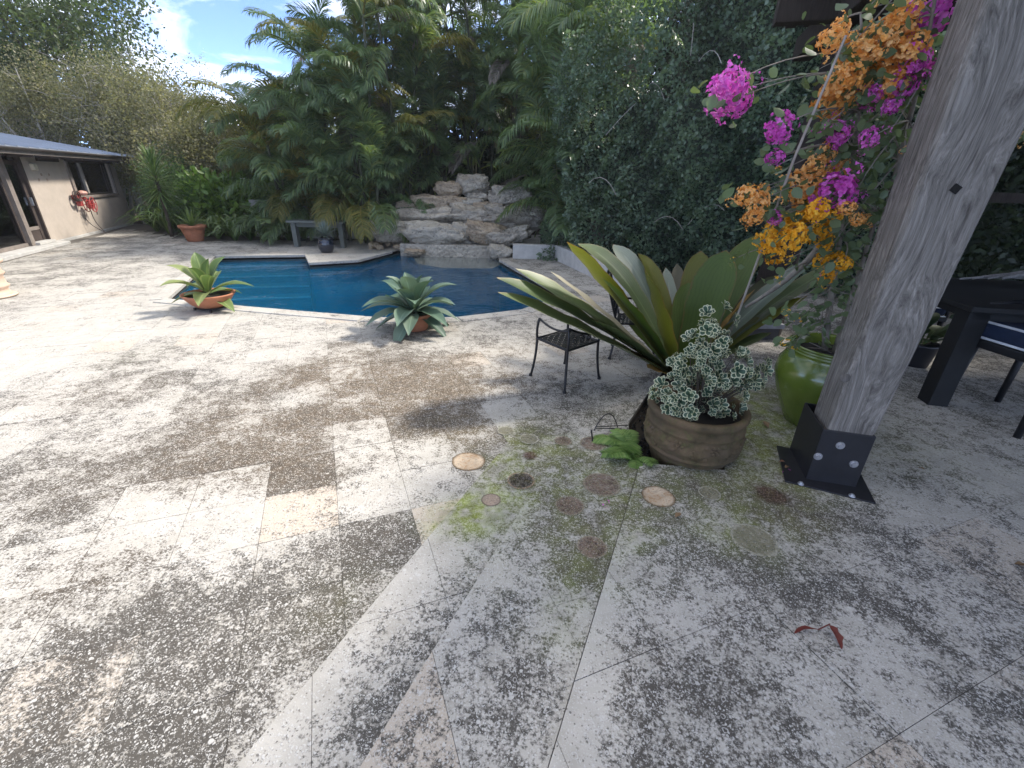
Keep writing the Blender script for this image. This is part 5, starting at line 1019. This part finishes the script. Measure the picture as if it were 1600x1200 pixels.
for i, (u, v, Y, wd_, sag, kc) in enumerate(BRL):
    tip = AT(u, v, Y) - bc; hd = nrm(np.array([tip[0], tip[1], 0])); b = hd * .05 + np.array([0, 0, .03]); L = np.linalg.norm(tip - b)
    mid = b + (tip - b) * .52 + np.array([0, 0, 1.]) * sag * L * .75; k = 15; P = bez(b, mid, tip, k)
    x = np.linspace(0, 1, k); Wd = wd_ * 1.22 * np.interp(x, [0, .12, .3, .55, .75, .88, .96, 1], [.62, .58, .78, 1, .98, .75, .4, .03])
    rr = random.Random(i); up = np.array([0, 0, 1.0]) if abs(nrm(tip)[2]) < .8 else -hd
    up = nrm(np.array([0, 0, 1.0]) * (1 - .6 * abs(nrm(tip)[2])) - hd * abs(nrm(tip)[2]))
    b_ = MB().blade(P, Wd, up=up, fold=.20, n=3, r=rr.random(), wav=.10 if kc in ('brown', 'dry') else .05, twist=rr.uniform(-.35, .35)); b_.e[-1] = np.maximum(b_.e[-1], np.repeat(np.interp(x, [0, .84, .97, 1], [0, 0, rr.uniform(.6, 1.0), 1.05]), 7)); part('leaf', b_, F_BR[kc], bro, True)

# ================================================================ BOUGAINVILLEA IN THE GREEN POT
gl_ = NT('green_glaze'); p = gl_.obj(); n = gl_.noise(p, 5, 6, .6); zc = gl_.n('ShaderNodeSeparateXYZ', {0: p}).outputs[2]
c_ = gl_.ramp(n, [(.3, (.085, .125, .016)), (.7, (.135, .18, .028))]); c_ = gl_.mix(gl_.math('MULTIPLY', gl_.ss(gl_.noise(p, 3.3, 5, .7), .56, .66), .5), c_, (.22, .27, .16))
M_GPOT = gl_.end(gl_.bsdf(c_, .22, 0, .5, gl_.bump(gl_.noise(p, 30, 3), .04, .01), .5))
gY = 3.32; gc = AT(1288, 600, gY); gz = AT(1275, 540, gY)[2]
gp = thing('glazed_pot', 'large bulging olive green glazed pot behind the timber post', 'pot', (gc[0], gc[1], 0)); s_ = gz / .70
part('body', MB().lathe([(.19 * 1, 0), (.205, .01), (.26, .12 * s_), (.335, .30 * s_), (.375, .44 * s_), (.365, .54 * s_), (.325, .61 * s_), (.30, .635 * s_), (.312, .645 * s_), (.312, .655 * s_), (.302, .66 * s_), (.312, .667 * s_), (.312, .678 * s_), (.303, .683 * s_), (.325, .693 * s_), (.33, .705 * s_), (.315, .71 * s_), (.285, .69 * s_), (.28, .6 * s_)], 48), M_GPOT, gp, True)
part('soil', MB().lathe([(.282, .63 * s_), (.0005, .65 * s_)], 20), M_POTSOIL, gp)
bo = np.array([gc[0], gc[1], .63 * s_]); bg_ = thing('bougainvillea', 'bougainvillea with orange and magenta blossom climbing up behind the post', 'flowering vine', bo)
M_VINE = plain('vine_bark', (.21, .185, .15), .9, var=.35, scale=14, bump=.4)
F_BOU = leaf_mat('bougainvillea_leaf', [(.05, .085, .04), (.08, .125, .055), (.12, .16, .075)], .3, .45, vein=.3)
F_OR = leaf_mat('orange_bract', [(.80, .36, .07), (.88, .47, .13), (.90, .58, .25)], .3, .6, tcol=(1.2, 1.05, .8)); F_YE = leaf_mat('yellow_bract', [(.78, .36, .012), (.88, .46, .02), (.90, .54, .06)], .3, .6, tcol=(1.2, 1.1, .8)); F_PK = leaf_mat('magenta_bract', [(.56, .07, .42), (.68, .12, .54), (.75, .22, .62)], .32, .6, tcol=(1.2, 1.0, 1.2))
def cluster(mat, seed, n=74):
    r = random.Random(seed); mb = MB()
    for i in range(n):
        d = nrm(np.array([r.gauss(0, 1), r.gauss(0, 1), r.gauss(0, 1)])); c = d * r.uniform(.45, .98) ** .7; a0 = r.uniform(0, 6.28); ref = nrm(np.cross(d, (.3, .5, .8))); rf2 = np.cross(d, ref); col = r.random()
        for q in range(3):      # three papery bracts
            a = a0 + q * 2.094; o = nrm(math.cos(a) * ref + math.sin(a) * rf2 + d * r.uniform(.3, .9)); L = r.uniform(.22, .33); P = bez(c, c + o * L * .5 + d * .03, c + o * L - d * .04, 5)
            mb.blade(P, np.array([.25, .85, 1, .8, .1]) * L * .38, up=d + .3 * ref, fold=.35, r=np.clip(col + r.uniform(-.2, .2), 0, 1), wav=.12)
    return mb.mesh('blossom_cluster', mat)
CL = {'o': [cluster(F_OR, s) for s in (1, 2, 3)], 'y': [cluster(F_YE, s) for s in (4, 5, 6)], 'p': [cluster(F_PK, s) for s in (7, 8, 9)]}
CS = [cluster(m_, 20 + i, 9) for i, m_ in enumerate((F_OR, F_YE, F_PK))]
BL = [('p', 1142, 132, 20), ('p', 1130, 150, 22), ('p', 1155, 152, 20), ('p', 1217, 199, 17), ('p', 1211, 246, 11), ('p', 1203, 253, 6), ('p', 1305, 303, 26), ('p', 1326, 300, 16), ('p', 1452, 8, 28), ('p', 1430, 94, 16), ('p', 1460, 110, 13), ('p', 1412, 134, 15), ('p', 1394, 164, 11), ('p', 1350, 152, 14), ('p', 1368, 146, 10), ('p', 1311, 205, 14), ('p', 1306, 220, 11), ('p', 1358, 216, 13), ('p', 1278, 200, 8), ('p', 1296, 192, 6), ('p', 1212, 340, 10), ('p', 1298, 258, 9), ('p', 1278, 432, 5),
      ('o', 1300, 62, 14), ('o', 1312, 46, 13), ('o', 1342, 78, 24), ('o', 1362, 70, 20), ('o', 1396, 55, 22), ('o', 1405, 85, 24), ('o', 1380, 100, 20), ('o', 1425, 72, 18), ('o', 1318, 135, 26), ('o', 1300, 160, 20), ('o', 1330, 118, 16), ('o', 1352, 140, 10), ('o', 1398, 130, 17), ('o', 1418, 14, 16), ('o', 1362, 6, 9), ('o', 1294, 236, 13), ('o', 1450, 122, 9), ('o', 1416, 234, 7), ('o', 1290, 262, 16), ('o', 1312, 266, 14), ('o', 1268, 262, 9), ('o', 1242, 290, 18),
      ('o', 1262, 285, 20), ('o', 1255, 310, 17), ('o', 1270, 262, 14), ('o', 1168, 306, 16), ('o', 1184, 318, 17), ('o', 1178, 338, 13), ('o', 1192, 298, 10), ('o', 1215, 271, 9), ('y', 1200, 378, 18), ('y', 1212, 396, 15), ('y', 1220, 362, 20), ('y', 1240, 372, 19), ('y', 1240, 348, 19), ('y', 1262, 344, 19), ('y', 1258, 364, 16), ('y', 1280, 330, 17), ('y', 1284, 356, 17), ('y', 1290, 380, 12), ('y', 1302, 340, 12), ('o', 1322, 324, 12), ('o', 1338, 342, 10), ('o', 1354, 346, 11), ('y', 1285, 410, 14), ('y', 1305, 408, 14), ('y', 1318, 412, 11), ('y', 1292, 432, 12), ('y', 1290, 446, 8),
      ('y', 1229, 407, 8), ('y', 1217, 436, 8), ('y', 1146, 405, 5), ('y', 1229, 488, 8), ('y', 1247, 497, 9), ('y', 1226, 535, 8), ('y', 1240, 544, 7), ('y', 1226, 336, 6), ('o', 1590, 210, 9), ('o', 1594, 222, 7)]
rb = random.Random(31); vines = MB(); TR = [bez((0, 0, 0), AT(1330, 470, 3.3) - bo, AT(1372, 330, 3.2) - bo, 10), bez((.06, .03, 0), AT(1365, 420, 3.3) - bo, AT(1420, 190, 3.0) - bo, 10), bez((-.05, .05, 0), AT(1300, 440, 3.35) - bo, AT(1335, 230, 3.2) - bo, 10), bez(AT(1420, 190, 3.0) - bo, AT(1450, 80, 2.9) - bo, AT(1470, -60, 2.8) - bo, 8), bez(AT(1335, 230, 3.2) - bo, AT(1350, 130, 3.15) - bo, AT(1345, 20, 3.1) - bo, 8)]
for i, P in enumerate(TR): part('trunk' if i < 3 else 'branch', MB().tube(P, np.linspace(.026 if i < 3 else .014, .012 if i < 3 else .006, len(P)), 7), M_VINE, bg_, True)
part('branch', MB().tube(bez(AT(1165, 480, 3.6) - bo, AT(1250, 430, 3.4) - bo, AT(1290, 375, 3.3) - bo, 8), np.linspace(.012, .03, 8), 7), M_VINE, bg_, True)
allp = np.concatenate(TR); LP = []; LD = []
def leafy(p, d): LP.append(p); LD.append(d)
tw = MB()
for kd, u, v, rp in BL:
    Y = 3.0 + rb.uniform(-.18, .22) if u < 1400 else 2.85 + rb.uniform(-.1, .1)
    if u > 1560: Y = 3.4
    c = AT(u, v, Y) - bo; R_ = rp * Y / .95 / CAM_F * .98
    o = link('blossom_cluster', CS['oyp'.index(kd)] if rp < 10 else rb.choice(CL[kd]), bg_, c); o.rotation_euler = (rb.uniform(0, 6), rb.uniform(0, 6), rb.uniform(0, 6)); f_ = R_ / 1.0; o.scale = (f_ * rb.uniform(.9, 1.15), f_ * rb.uniform(.8, 1.0), f_ * rb.uniform(.9, 1.15))
    d = np.linalg.norm(allp - c, axis=1) + .25 * np.maximum(0, allp[:, 2] - c[2] - .1); st_ = allp[np.argmin(d)]; m_ = (st_ + c) / 2 + np.array([rb.uniform(-.06, .06), rb.uniform(-.06, .06), .10 * np.linalg.norm(c - st_) + .02]); P = bez(st_, m_, c, 8); tw.tube(P, np.linspace(.0055, .0022, 8), 4)
    if rp >= 13 and kd != 'q':
        for q in range(2):
            an = rb.uniform(0, 6.28); o2 = link('blossom_cluster', CS['oyp'.index(kd)], bg_, c + np.array([math.cos(an) * R_ * 1.25, rb.uniform(-.06, .06), math.sin(an) * R_ * 1.25])); o2.rotation_euler = (an, an * 2, 1); o2.scale = (R_ * .5, R_ * .5, R_ * .5)
    for q in range(5): leafy(c + np.array([rb.gauss(0, 1), rb.gauss(0, 1) + .5, rb.gauss(0, 1)]) * R_ * 1.1, np.array([rb.gauss(0, 1), rb.gauss(0, 1), rb.gauss(-.3, .6)]))
    for q in range(3): leafy(P[rb.randint(2, 6)] + np.array([rb.gauss(0, .02), rb.gauss(0, .02), rb.gauss(0, .02)]), np.array([rb.gauss(0, 1), rb.gauss(0, 1), rb.gauss(-.2, .6)]))
for u, v, rad, nq in ((1390, 250, 60, 110), (1350, 300, 60, 80), (1400, 180, 50, 70), (1330, 90, 40, 40), (1420, 40, 50, 90), (1290, 150, 50, 40), (1350, 200, 60, 70), (1230, 330, 50, 40), (1300, 480, 60, 60), (1340, 430, 60, 60), (1320, 380, 50, 50), (1250, 500, 40, 20), (1370, 360, 50, 50), (1330, 500, 30, 25)):
    for q in range(nq):
        a = rb.uniform(0, 6.28); rr = rad * math.sqrt(rb.random()); p = AT(u + rr * math.cos(a) * .8, v + rr * math.sin(a), 3.15 + rb.uniform(-.15, .35)) - bo; leafy(p, np.array([rb.gauss(0, 1), rb.gauss(-.3, 1), rb.gauss(-.5, .6)]))
        if q % 4 == 0:
            d = np.linalg.norm(allp - p, axis=1); s0 = allp[np.argmin(d)]; tw.tube(bez(s0, (s0 + p) / 2 + np.array([rb.gauss(0, .05), rb.gauss(0, .05), rb.gauss(0, .05)]), p, 6), np.linspace(.005, .002, 6), 4)
for i in range(46):
    s0 = allp[rb.randint(0, len(allp) - 1)]; e = s0 + np.array([rb.gauss(-.12, .2), rb.gauss(0, .12), rb.gauss(-.05, .22)]); tw.tube(bez(s0, (s0 + e) / 2 + np.array([rb.gauss(0, .08), rb.gauss(0, .05), rb.gauss(.05, .08)]), e, 7), np.linspace(.005, .0015, 7), 4)
part('twigs', tw, M_VINE, bg_)
BLEAVES = (np.array(LP), np.array(LD))
LP8 = np.array([[0, 0, 0], [.2, -.30, .04], [.55, -.36, .05], [.82, -.2, 0], [1.02, 0, -.1], [.82, .2, 0], [.55, .36, .05], [.2, .30, .04]])
link('leaves', leaf_cloud('leaves', BLEAVES[0], BLEAVES[1], RNG.uniform(.045, .085, len(LP)), F_BOU, None, LP8, np.array([[0, 1, 2, 3], [0, 3, 4, 5], [0, 5, 6, 7]])), bg_)
sk = thing('garden_stake', 'thin bare cane leaning up through the bougainvillea from behind the urn', 'stake', AT(1152, 492, 3.55)); part('cane', MB().tube([AT(1150, 500, 3.55) - AT(1152, 492, 3.55), AT(1240, 250, 2.95) - AT(1152, 492, 3.55), AT(1322, 55, 2.75) - AT(1152, 492, 3.55)], (.008, .0075, .006), 6), plain('cane_grey', (.34, .30, .26), .8), sk)
# ================================================================ CAST METAL ARMCHAIR
M_CAST = plain('black_cast_metal', (.013, .013, .015), .38, .2, .5, var=.3, scale=20)
def bar(mb, a, b, w_, t_):
    d = nrm(b - a); s = nrm(np.cross(d, (0, 0, 1.))) * w_ / 2; u = np.array([0, 0, t_ / 2]); mb.add([a - s - u, a + s - u, b + s - u, b - s - u, a - s + u, a + s + u, b + s + u, b - s + u], BF)
Z3 = lambda z: np.array([0, 0, z])
def cast_seat(nm, label, cat, N_, LF_, RT_, back):
    FR_ = LF_ + RT_ - N_; cen = (N_ + FR_) / 2; ch = thing(nm, label, cat, (cen[0], cen[1], 0))
    N, LF, RT, FB = (np.array([*(q - cen), 0]) for q in (N_, LF_, RT_, FR_)); SZ, AZ = .40, .60
    def pp(foot, z): s = {0: 1.0, SZ: .86, AZ: .82}.get(z, .85); return np.array([foot[0] * s, foot[1] * s, z])
    BKD = nrm(RT - N)
    for f in (N, LF, RT, FB):
        a, b, c = pp(f, 0), pp(f, SZ), pp(f, AZ if not back else SZ) + (BKD * .16 + Z3(.5) if back and f is not N and f is not LF else Z3(.2) if back else 0)
        up = c if f is N or f is LF or back else b + (c - b) * .35
        part('leg', MB().tube(np.concatenate([bez(a, a * .86 + Z3(.2), b, 8), bez(b, (b + up) / 2 + .02 * nrm(f), up, 6)[1:]]), .0125, 8).tube([a, a + Z3(.025)], (.02, .015), 8), M_CAST, ch, True)
    cs = [pp(f, SZ) for f in (N, RT, FB, LF)]; fr = MB()
    for i in range(4): fr.tube([cs[i], cs[(i + 1) % 4]], .0125, 6)
    part('seat_frame', fr, M_CAST, ch); e1, e2 = cs[1] - cs[0], cs[3] - cs[0]; la = MB()
    for i in range(10): t0 = (i + .5) / 10; bar(la, cs[0] + e1 * t0, cs[0] + e1 * t0 + e2, .020, .006)
    for j in range(13):
        for i in range(10):
            if (i + j) % 2 == 0: t1 = (j + .5) / 13; bar(la, cs[0] + e2 * t1 + e1 * (i / 10), cs[0] + e2 * t1 + e1 * ((i + 1) / 10), .022, .0055)
    part('seat_lattice', la, M_CAST, ch)
    a, b = pp(LF, AZ), pp(N, AZ); part('front_rail', MB().tube(bez(a, (a + b) / 2 - Z3(.09), b - Z3(.02), 9), .011, 6), M_CAST, ch, True)
    lo_, hi_ = cs[0] + Z3(.04), cs[1] + Z3(.04); tp = pp(N, AZ); en = cs[1] + Z3(.08 if not back else .2)
    part('armrest', MB().tube(bez(tp, (tp + en) / 2 - Z3(.05), en, 9), .012, 8), M_CAST, ch, True); sc = MB(); d = nrm(hi_ - lo_)
    for t0 in (.2, .42, .64, .86):
        p = lo_ + (hi_ - lo_) * t0; sc.tube([p + d * (.010 + .0022 * k) * math.cos(k * .6) + Z3(.035 + (.010 + .0022 * k) * math.sin(k * .6)) for k in range(15)], .0055, 5)
    part('scrollwork', sc, M_CAST, ch)
    if back:
        bl_, br_ = pp(RT, SZ), pp(FB, SZ); bk = MB()
        for t0 in np.linspace(.08, .92, 9): p = bl_ + (br_ - bl_) * t0; bk.tube([p + Z3(.08) + BKD * .02, p + BKD * .14 + Z3(.47)], .007, 5)
        for z in np.linspace(.10, .47, 6): q = BKD * (.02 + .13 * (z - .1) / .37) + Z3(z); bk.tube([bl_ + q, br_ + q], .007, 5)
        part('backrest', bk, M_CAST, ch); part('back_rail', MB().tube(bez(bl_ + BKD * .16 + Z3(.5), (bl_ + br_) / 2 + BKD * .17 + Z3(.58), br_ + BKD * .16 + Z3(.5), 9), .014, 8), M_CAST, ch, True)
        a, b = pp(LF, AZ), pp(FB, SZ) + Z3(.2); part('armrest', MB().tube(bez(a, (a + b) / 2 - Z3(.03), b, 9), .012, 8), M_CAST, ch, True)
    return ch
cast_seat('metal_stool', 'low black cast metal seat with an open lattice top beside the bromeliad', 'stool', *(G(*q)[:2] for q in ((882, 614), (829, 587), (936, 592))), False)
bq = G(952, 561)[:2]
cast_seat('metal_armchair', 'black cast metal armchair mostly hidden behind the leaves of the bromeliad', 'chair', bq + np.array([.50, .02]), bq + np.array([.62, .48]), bq, True)

# ================================================================ DINING CORNER UNDER THE PERGOLA
M_TBL = plain('black_table', (.010, .0105, .011), .6, .0, .3); M_NAVY = plain('navy_cushion', (.012, .022, .05), .9, var=.2, bump=.1, scale=14); M_PIPE = plain('white_piping', (.60, .62, .64), .7); M_RATT = plain('dark_frame', (.012, .012, .013), .5, .1)
tc_ = G(1451, 634)[:2]; tz = .95; tb = thing('dining_table', 'black dining table with thick legs under the pergola at the right edge', 'table', (tc_[0], tc_[1], 0), post_rz + .10)
part('tabletop', MB().box((1.05, .62, tz - .02), (2.3, 1.5, .045)), M_TBL, tb, bevel=.006); part('apron', MB().box((1.05, .62, tz - .085), (2.1, 1.3, .08)), M_TBL, tb)
for x, y in ((0, 0), (2.1, 0), (0, 1.24), (2.1, 1.24)): part('leg', MB().box((x + .05, y + .05, (tz - .046) / 2), (.16, .16, tz - .046)), M_TBL, tb, bevel=.005)
dw = thing('driftwood', 'grey twisted driftwood lying on the dining table', 'driftwood', AT(1590, 418, 4.5)); rd = random.Random(2); m_dw = wood_mat('driftwood_grey', (.16, .15, .14), (.42, .40, .38), (.07, .06, .06))
dz_ = tz - dw.location.z
for k in range(6):
    a = np.array([-.42 + .1 * k, rd.uniform(-.12, .1), dz_ + .05 + .012 * k]); b = np.array([.5, rd.uniform(-.2, .2), dz_ + .06 + .02 * k]); part('limb', MB().tube(bez(a, (a + b) / 2 + np.array([0, rd.uniform(-.1, .1), .06]), b, 8), np.linspace(.012, .045, 8) * rd.uniform(.7, 1.1), 7), m_dw, dw, True)
def dining_chair(x, y, rz, label):
    o = thing('dining_chair', label, 'chair', (x, y, 0), rz, 'dining chairs under the pergola')
    for sx, sy, tp in ((-.27, -.25, 0), (.27, -.25, 0), (-.27, .25, .06), (.27, .25, .06)): part('leg', MB().tube([(sx * 1.08, sy * 1.08, 0), (sx, sy, .42)], (.024, .030), 8), M_RATT, o, True)
    part('seat_frame', MB().box((0, 0, .44), (.60, .58, .05)), M_RATT, o, bevel=.008)
    for sx in (-.29, .29): part('armrest', MB().tube([(sx, -.27, .42), (sx, -.25, .66), (sx, .25, .70)], .018, 8), M_RATT, o, True)
    part('backrest', MB().box((0, .30, .72), (.58, .03, .52), M=Matrix.Rotation(-.16, 3, 'X')), M_RATT, o, bevel=.01)
    cu = part('seat_cushion', MB().box((0, -.02, .525), (.55, .55, .11)), M_NAVY, o, bevel=.04)
    mb = MB()
    for z in (.478, .572): mb.tube([(-.272, -.29, z), (.272, -.29, z), (.272, .25, z), (-.272, .25, z), (-.272, -.29, z)], .007, 5)
    part('piping', mb, M_PIPE, cu); bc_ = part('back_cushion', MB().box((0, .235, .82), (.54, .12, .50), M=Matrix.Rotation(-.16, 3, 'X')), M_NAVY, o, bevel=.045)
    R_ = np.array(Matrix.Rotation(-.16, 3, 'X')); V = [R_ @ np.array(q) + np.array([0, .235, .82]) for q in ((-.26, -.055, -.24), (.26, -.055, -.24), (.26, -.055, .24), (-.26, -.055, .24), (-.26, -.055, -.24))]; part('piping', MB().tube(V, .007, 5), M_PIPE, bc_); return o
l1, l2 = G(1466, 630)[:2], G(1550, 683)[:2]; d_ = nrm(l1 - l2); r_ = np.array([d_[1], -d_[0]]); cc_ = (l1 + l2) / 2 + r_ * .27
dining_chair(cc_[0] + .10, cc_[1] + .04, math.atan2(r_[1], r_[0]) - math.pi / 2 + .25, 'dark dining chair with navy cushions and white piping at the right edge').scale = (1.05, 1.05, 1.42)
dining_chair(tc_[0] + 1.0, tc_[1] + 1.75, post_rz - .1, 'dark dining chair on the far side of the table')
sp_ = G(1468, 585)[:2]; pp = thing('potted_plant', 'dark broad-leaved plant in a black pot under the dining table', 'potted plant', (sp_[0] - .1, sp_[1] + .25, 0))
part('pot', MB().lathe([(.12, 0), (.13, .01), (.17, .25), (.18, .27), (.165, .28), (.15, .24)], 20), M_BLK, pp, True)
for i in range(16):
    a = i * 2.399; e = .3 + .9 * rd.random(); l = rd.uniform(.2, .34); o = np.array([math.cos(a), math.sin(a), 0]); b = np.array([0, 0, .26]) + o * .03; part('leaf', MB().blade(bez(b, b + o * l * .5 + np.array([0, 0, l * e]), b + o * l + np.array([0, 0, l * e * .8]), 8), np.array([.08, .1, .3, .8, 1, .9, .6, .05]) * .085, fold=.2, n=1, r=rd.random()), F_BOU, pp, True)

# ================================================================ SMALL THINGS ON THE PAVING
F_FERN = leaf_mat('fern_leaf', [(.16, .28, .08), (.22, .36, .10), (.32, .44, .15)], .4, .5)
def fern_frond(seed):
    r = random.Random(seed); mb = MB(); P = bez((0, 0, 0), (.5, 0, .42), (1, 0, .10), 14); mb.tube(P, np.linspace(.010, .003, 14), 4); T = np.gradient(P, axis=0)
    for j in range(26):
        s = .12 + .88 * (j + .5) / 26; q = s * 13; i0 = min(int(q), 12); p = P[i0] + (P[i0 + 1] - P[i0]) * (q - i0); L = .30 * math.sin(math.pi * (.14 + .82 * (1 - s) ** .8 * .9 + .04)) * r.uniform(.9, 1.1)
        for sg in (-1, 1):
            d = nrm(np.array([.35, sg, -.12])); k = 6
            mb.blade(bez(p, p + d * L * .5 + np.array([0, 0, .01]), p + d * L + np.array([.02, 0, -.03]), k), np.array([.6, 1, .9, .75, .5, .05]) * .024, fold=.1, r=r.random())
    return mb.mesh('frond', F_FERN)
FFR = [fern_frond(s) for s in (1, 2, 3)]; fp = G(992, 712, -.03); fe = thing('fern', 'small bright green fern growing from the bed at the left of the mossy urn', 'fern', fp)
for i in range(15): put(FFR[i % 3], 'frond', fe, (rd.uniform(-.04, .04), rd.uniform(-.08, .12), 0), 1.5 + i * .24 + rd.uniform(-.2, .2), rd.uniform(.17, .30), rd.uniform(.0, .5))
hb = G(925, 690, .01); wh = thing('wire_hoop', 'black wire hoop stake leaning over the bed edge beside the fern', 'wire hoop', hb); X = lambda u, v, z=None, Y=None: (G(u, v, z) if Y is None else AT(u, v, Y)) - hb
part('stake', MB().tube([X(926, 691, .004), X(924, 672, Y=hb[1])], (.005, .007), 6), M_BLK, wh)
part('wire', MB().tube(np.concatenate([bez(X(928, 673, Y=hb[1] + .02), X(946, 636, Y=hb[1] + .1), X(958, 650, Y=hb[1] + .2), 9), bez(X(958, 650, Y=hb[1] + .2), X(964, 660, Y=hb[1] + .24), X(966, 672, Y=hb[1] + .25), 5)[1:]]), .0042, 5).tube([X(930, 667, Y=hb[1] + .05), X(985, 664, Y=hb[1] + .3)], .004, 5).tube([X(932, 669, Y=hb[1] + .02), X(968, 670, Y=hb[1] + .26)], .004, 5), M_BLK, wh)
M_DRY = leaf_mat('dry_leaf_red', [(.10, .018, .014), (.17, .035, .025), (.22, .07, .05)], .1, .6); M_DRYB = leaf_mat('dry_leaf_brown', [(.16, .10, .05), (.26, .17, .09), (.2, .08, .05)], .1, .7)
o0 = G(1292, 980, .03); dl = thing('dry_leaf', 'curled dark red dry leaf with a long stalk lying on the pale slab', 'leaf', o0); L3 = lambda u, v, z: G(u, v, z) - o0
for P, W in ((bez(L3(1295, 977, .055), L3(1304, 990, .05), L3(1314, 1014, .022), 9), np.array([.2, .55, .9, 1, .95, 1, .9, .7, .2]) * .017), (bez(L3(1241, 990, .022), L3(1256, 980, .04), L3(1280, 984, .035), 8), np.array([.1, .6, .9, 1, .8, .6, .3, .15]) * .011)):
    part('blade', MB().blade(P, W, fold=1.1, n=3, r=.5, wav=.35, twist=.8), M_DRY, dl, True)
part('stalk', MB().tube([L3(1278, 984, .03), L3(1297, 975, .055)], .003, 5), M_DRY, dl)
SM = [(1196, 664, .05, M_DRYB, .55, 'red-brown dry leaf on the mossy slab beside the green pot'), (1060, 806, .028, M_DRYB, .3, 'small pale dry leaf on the slab near the pot rings'), (1440, 733, .022, M_DRYB, .4, 'small brown leaf on the slab right of the steel shoe'), (1597, 885, .03, M_DRYB, .1, 'brown leaf on the slab at the right border'), (1240, 705, .0, None, 0, '')]
lz = {0: .028}
for u, v, s, m_, rr, lab in SM:
    if not m_: continue
    c = G(u, v, .027); mb = MB().blade(bez((-s, 0, 0), (0, .2 * s, .5 * s), (s, 0, .1 * s), 7), np.array([.1, .6, .9, 1, .85, .5, .05]) * s * .5, fold=.5, n=2, r=rr, wav=.3); o = part('fallen_leaf', mb, m_, None, True); o.location = c; o.rotation_euler = (0, 0, u * .7); tag(o, lab, 'leaf', 'fallen leaves')
for u, v, s, lab in ((946, 787, .035, 'magenta petals fallen among the pot rings'), (1231, 738, .04, 'magenta petals lying on the steel base plate')):
    c = G(u, v, .034 if u > 1200 else .016); o = link('fallen_blossom', cluster(F_PK, int(u), 5), None, c); o.scale = (s, s, s * .5); tag(o, lab, 'petals', 'fallen bougainvillea petals')
for u, v, rr, lab in ((1222, 722, .9, 'dry pinkish petal on the steel base plate'), (1229, 730, .2, 'pale dry petal next to the magenta ones on the steel plate')):
    c = G(u, v, .034); mb = MB().blade(bez((-.02, 0, 0), (0, 0, .012), (.02, 0, 0), 5), np.array([.2, .8, 1, .7, .1]) * .013, fold=.5, r=rr); o = part('dry_petal', mb, M_DRYB, None); o.location = c; o.rotation_euler = (0, 0, u); tag(o, lab, 'petal', 'dry petals on the plate')

# ================================================================ BENCH AT THE FAR SIDE OF THE POOL
M_BNCH = plain('grey_green_bench', (.11, .125, .115), .7, var=.15); q = G(463, 386)[:2]; zt = AT(458, 344.5, q[1])[2]
be = thing('bench', 'plain grey slab bench on flat legs in front of the bed across the pool', 'bench', (q[0], q[1], 0), .02)
part('seat', MB().box((.62, .12, zt - .026), (1.5, .42, .052)), M_BNCH, be, bevel=.008)
for x in (0, 1.25): part('leg', MB().box((x, .1, (zt - .053) / 2), (.12, .2, zt - .053)), M_BNCH, be, bevel=.006)
part('stretcher', MB().box((.62, .1, zt - .12), (1.13, .06, .1)), M_BNCH, be)
# raised grey ledge near the green pot
sl_ = G(1168, 545)[:2]; lg = thing('stone_ledge', 'low grey stone ledge between the bromeliad and the green pot', 'ledge', (sl_[0] + .05, sl_[1] + .25, 0), TH - .35)
part('cap', MB().box((.2, .2, .20), (.62, .36, .06)), plain('ledge_stone', (.22, .225, .235), .85, bump=.2), lg, bevel=.01); part('base', MB().box((.2, .2, .09), (.54, .30, .165)), M_BLK, lg)
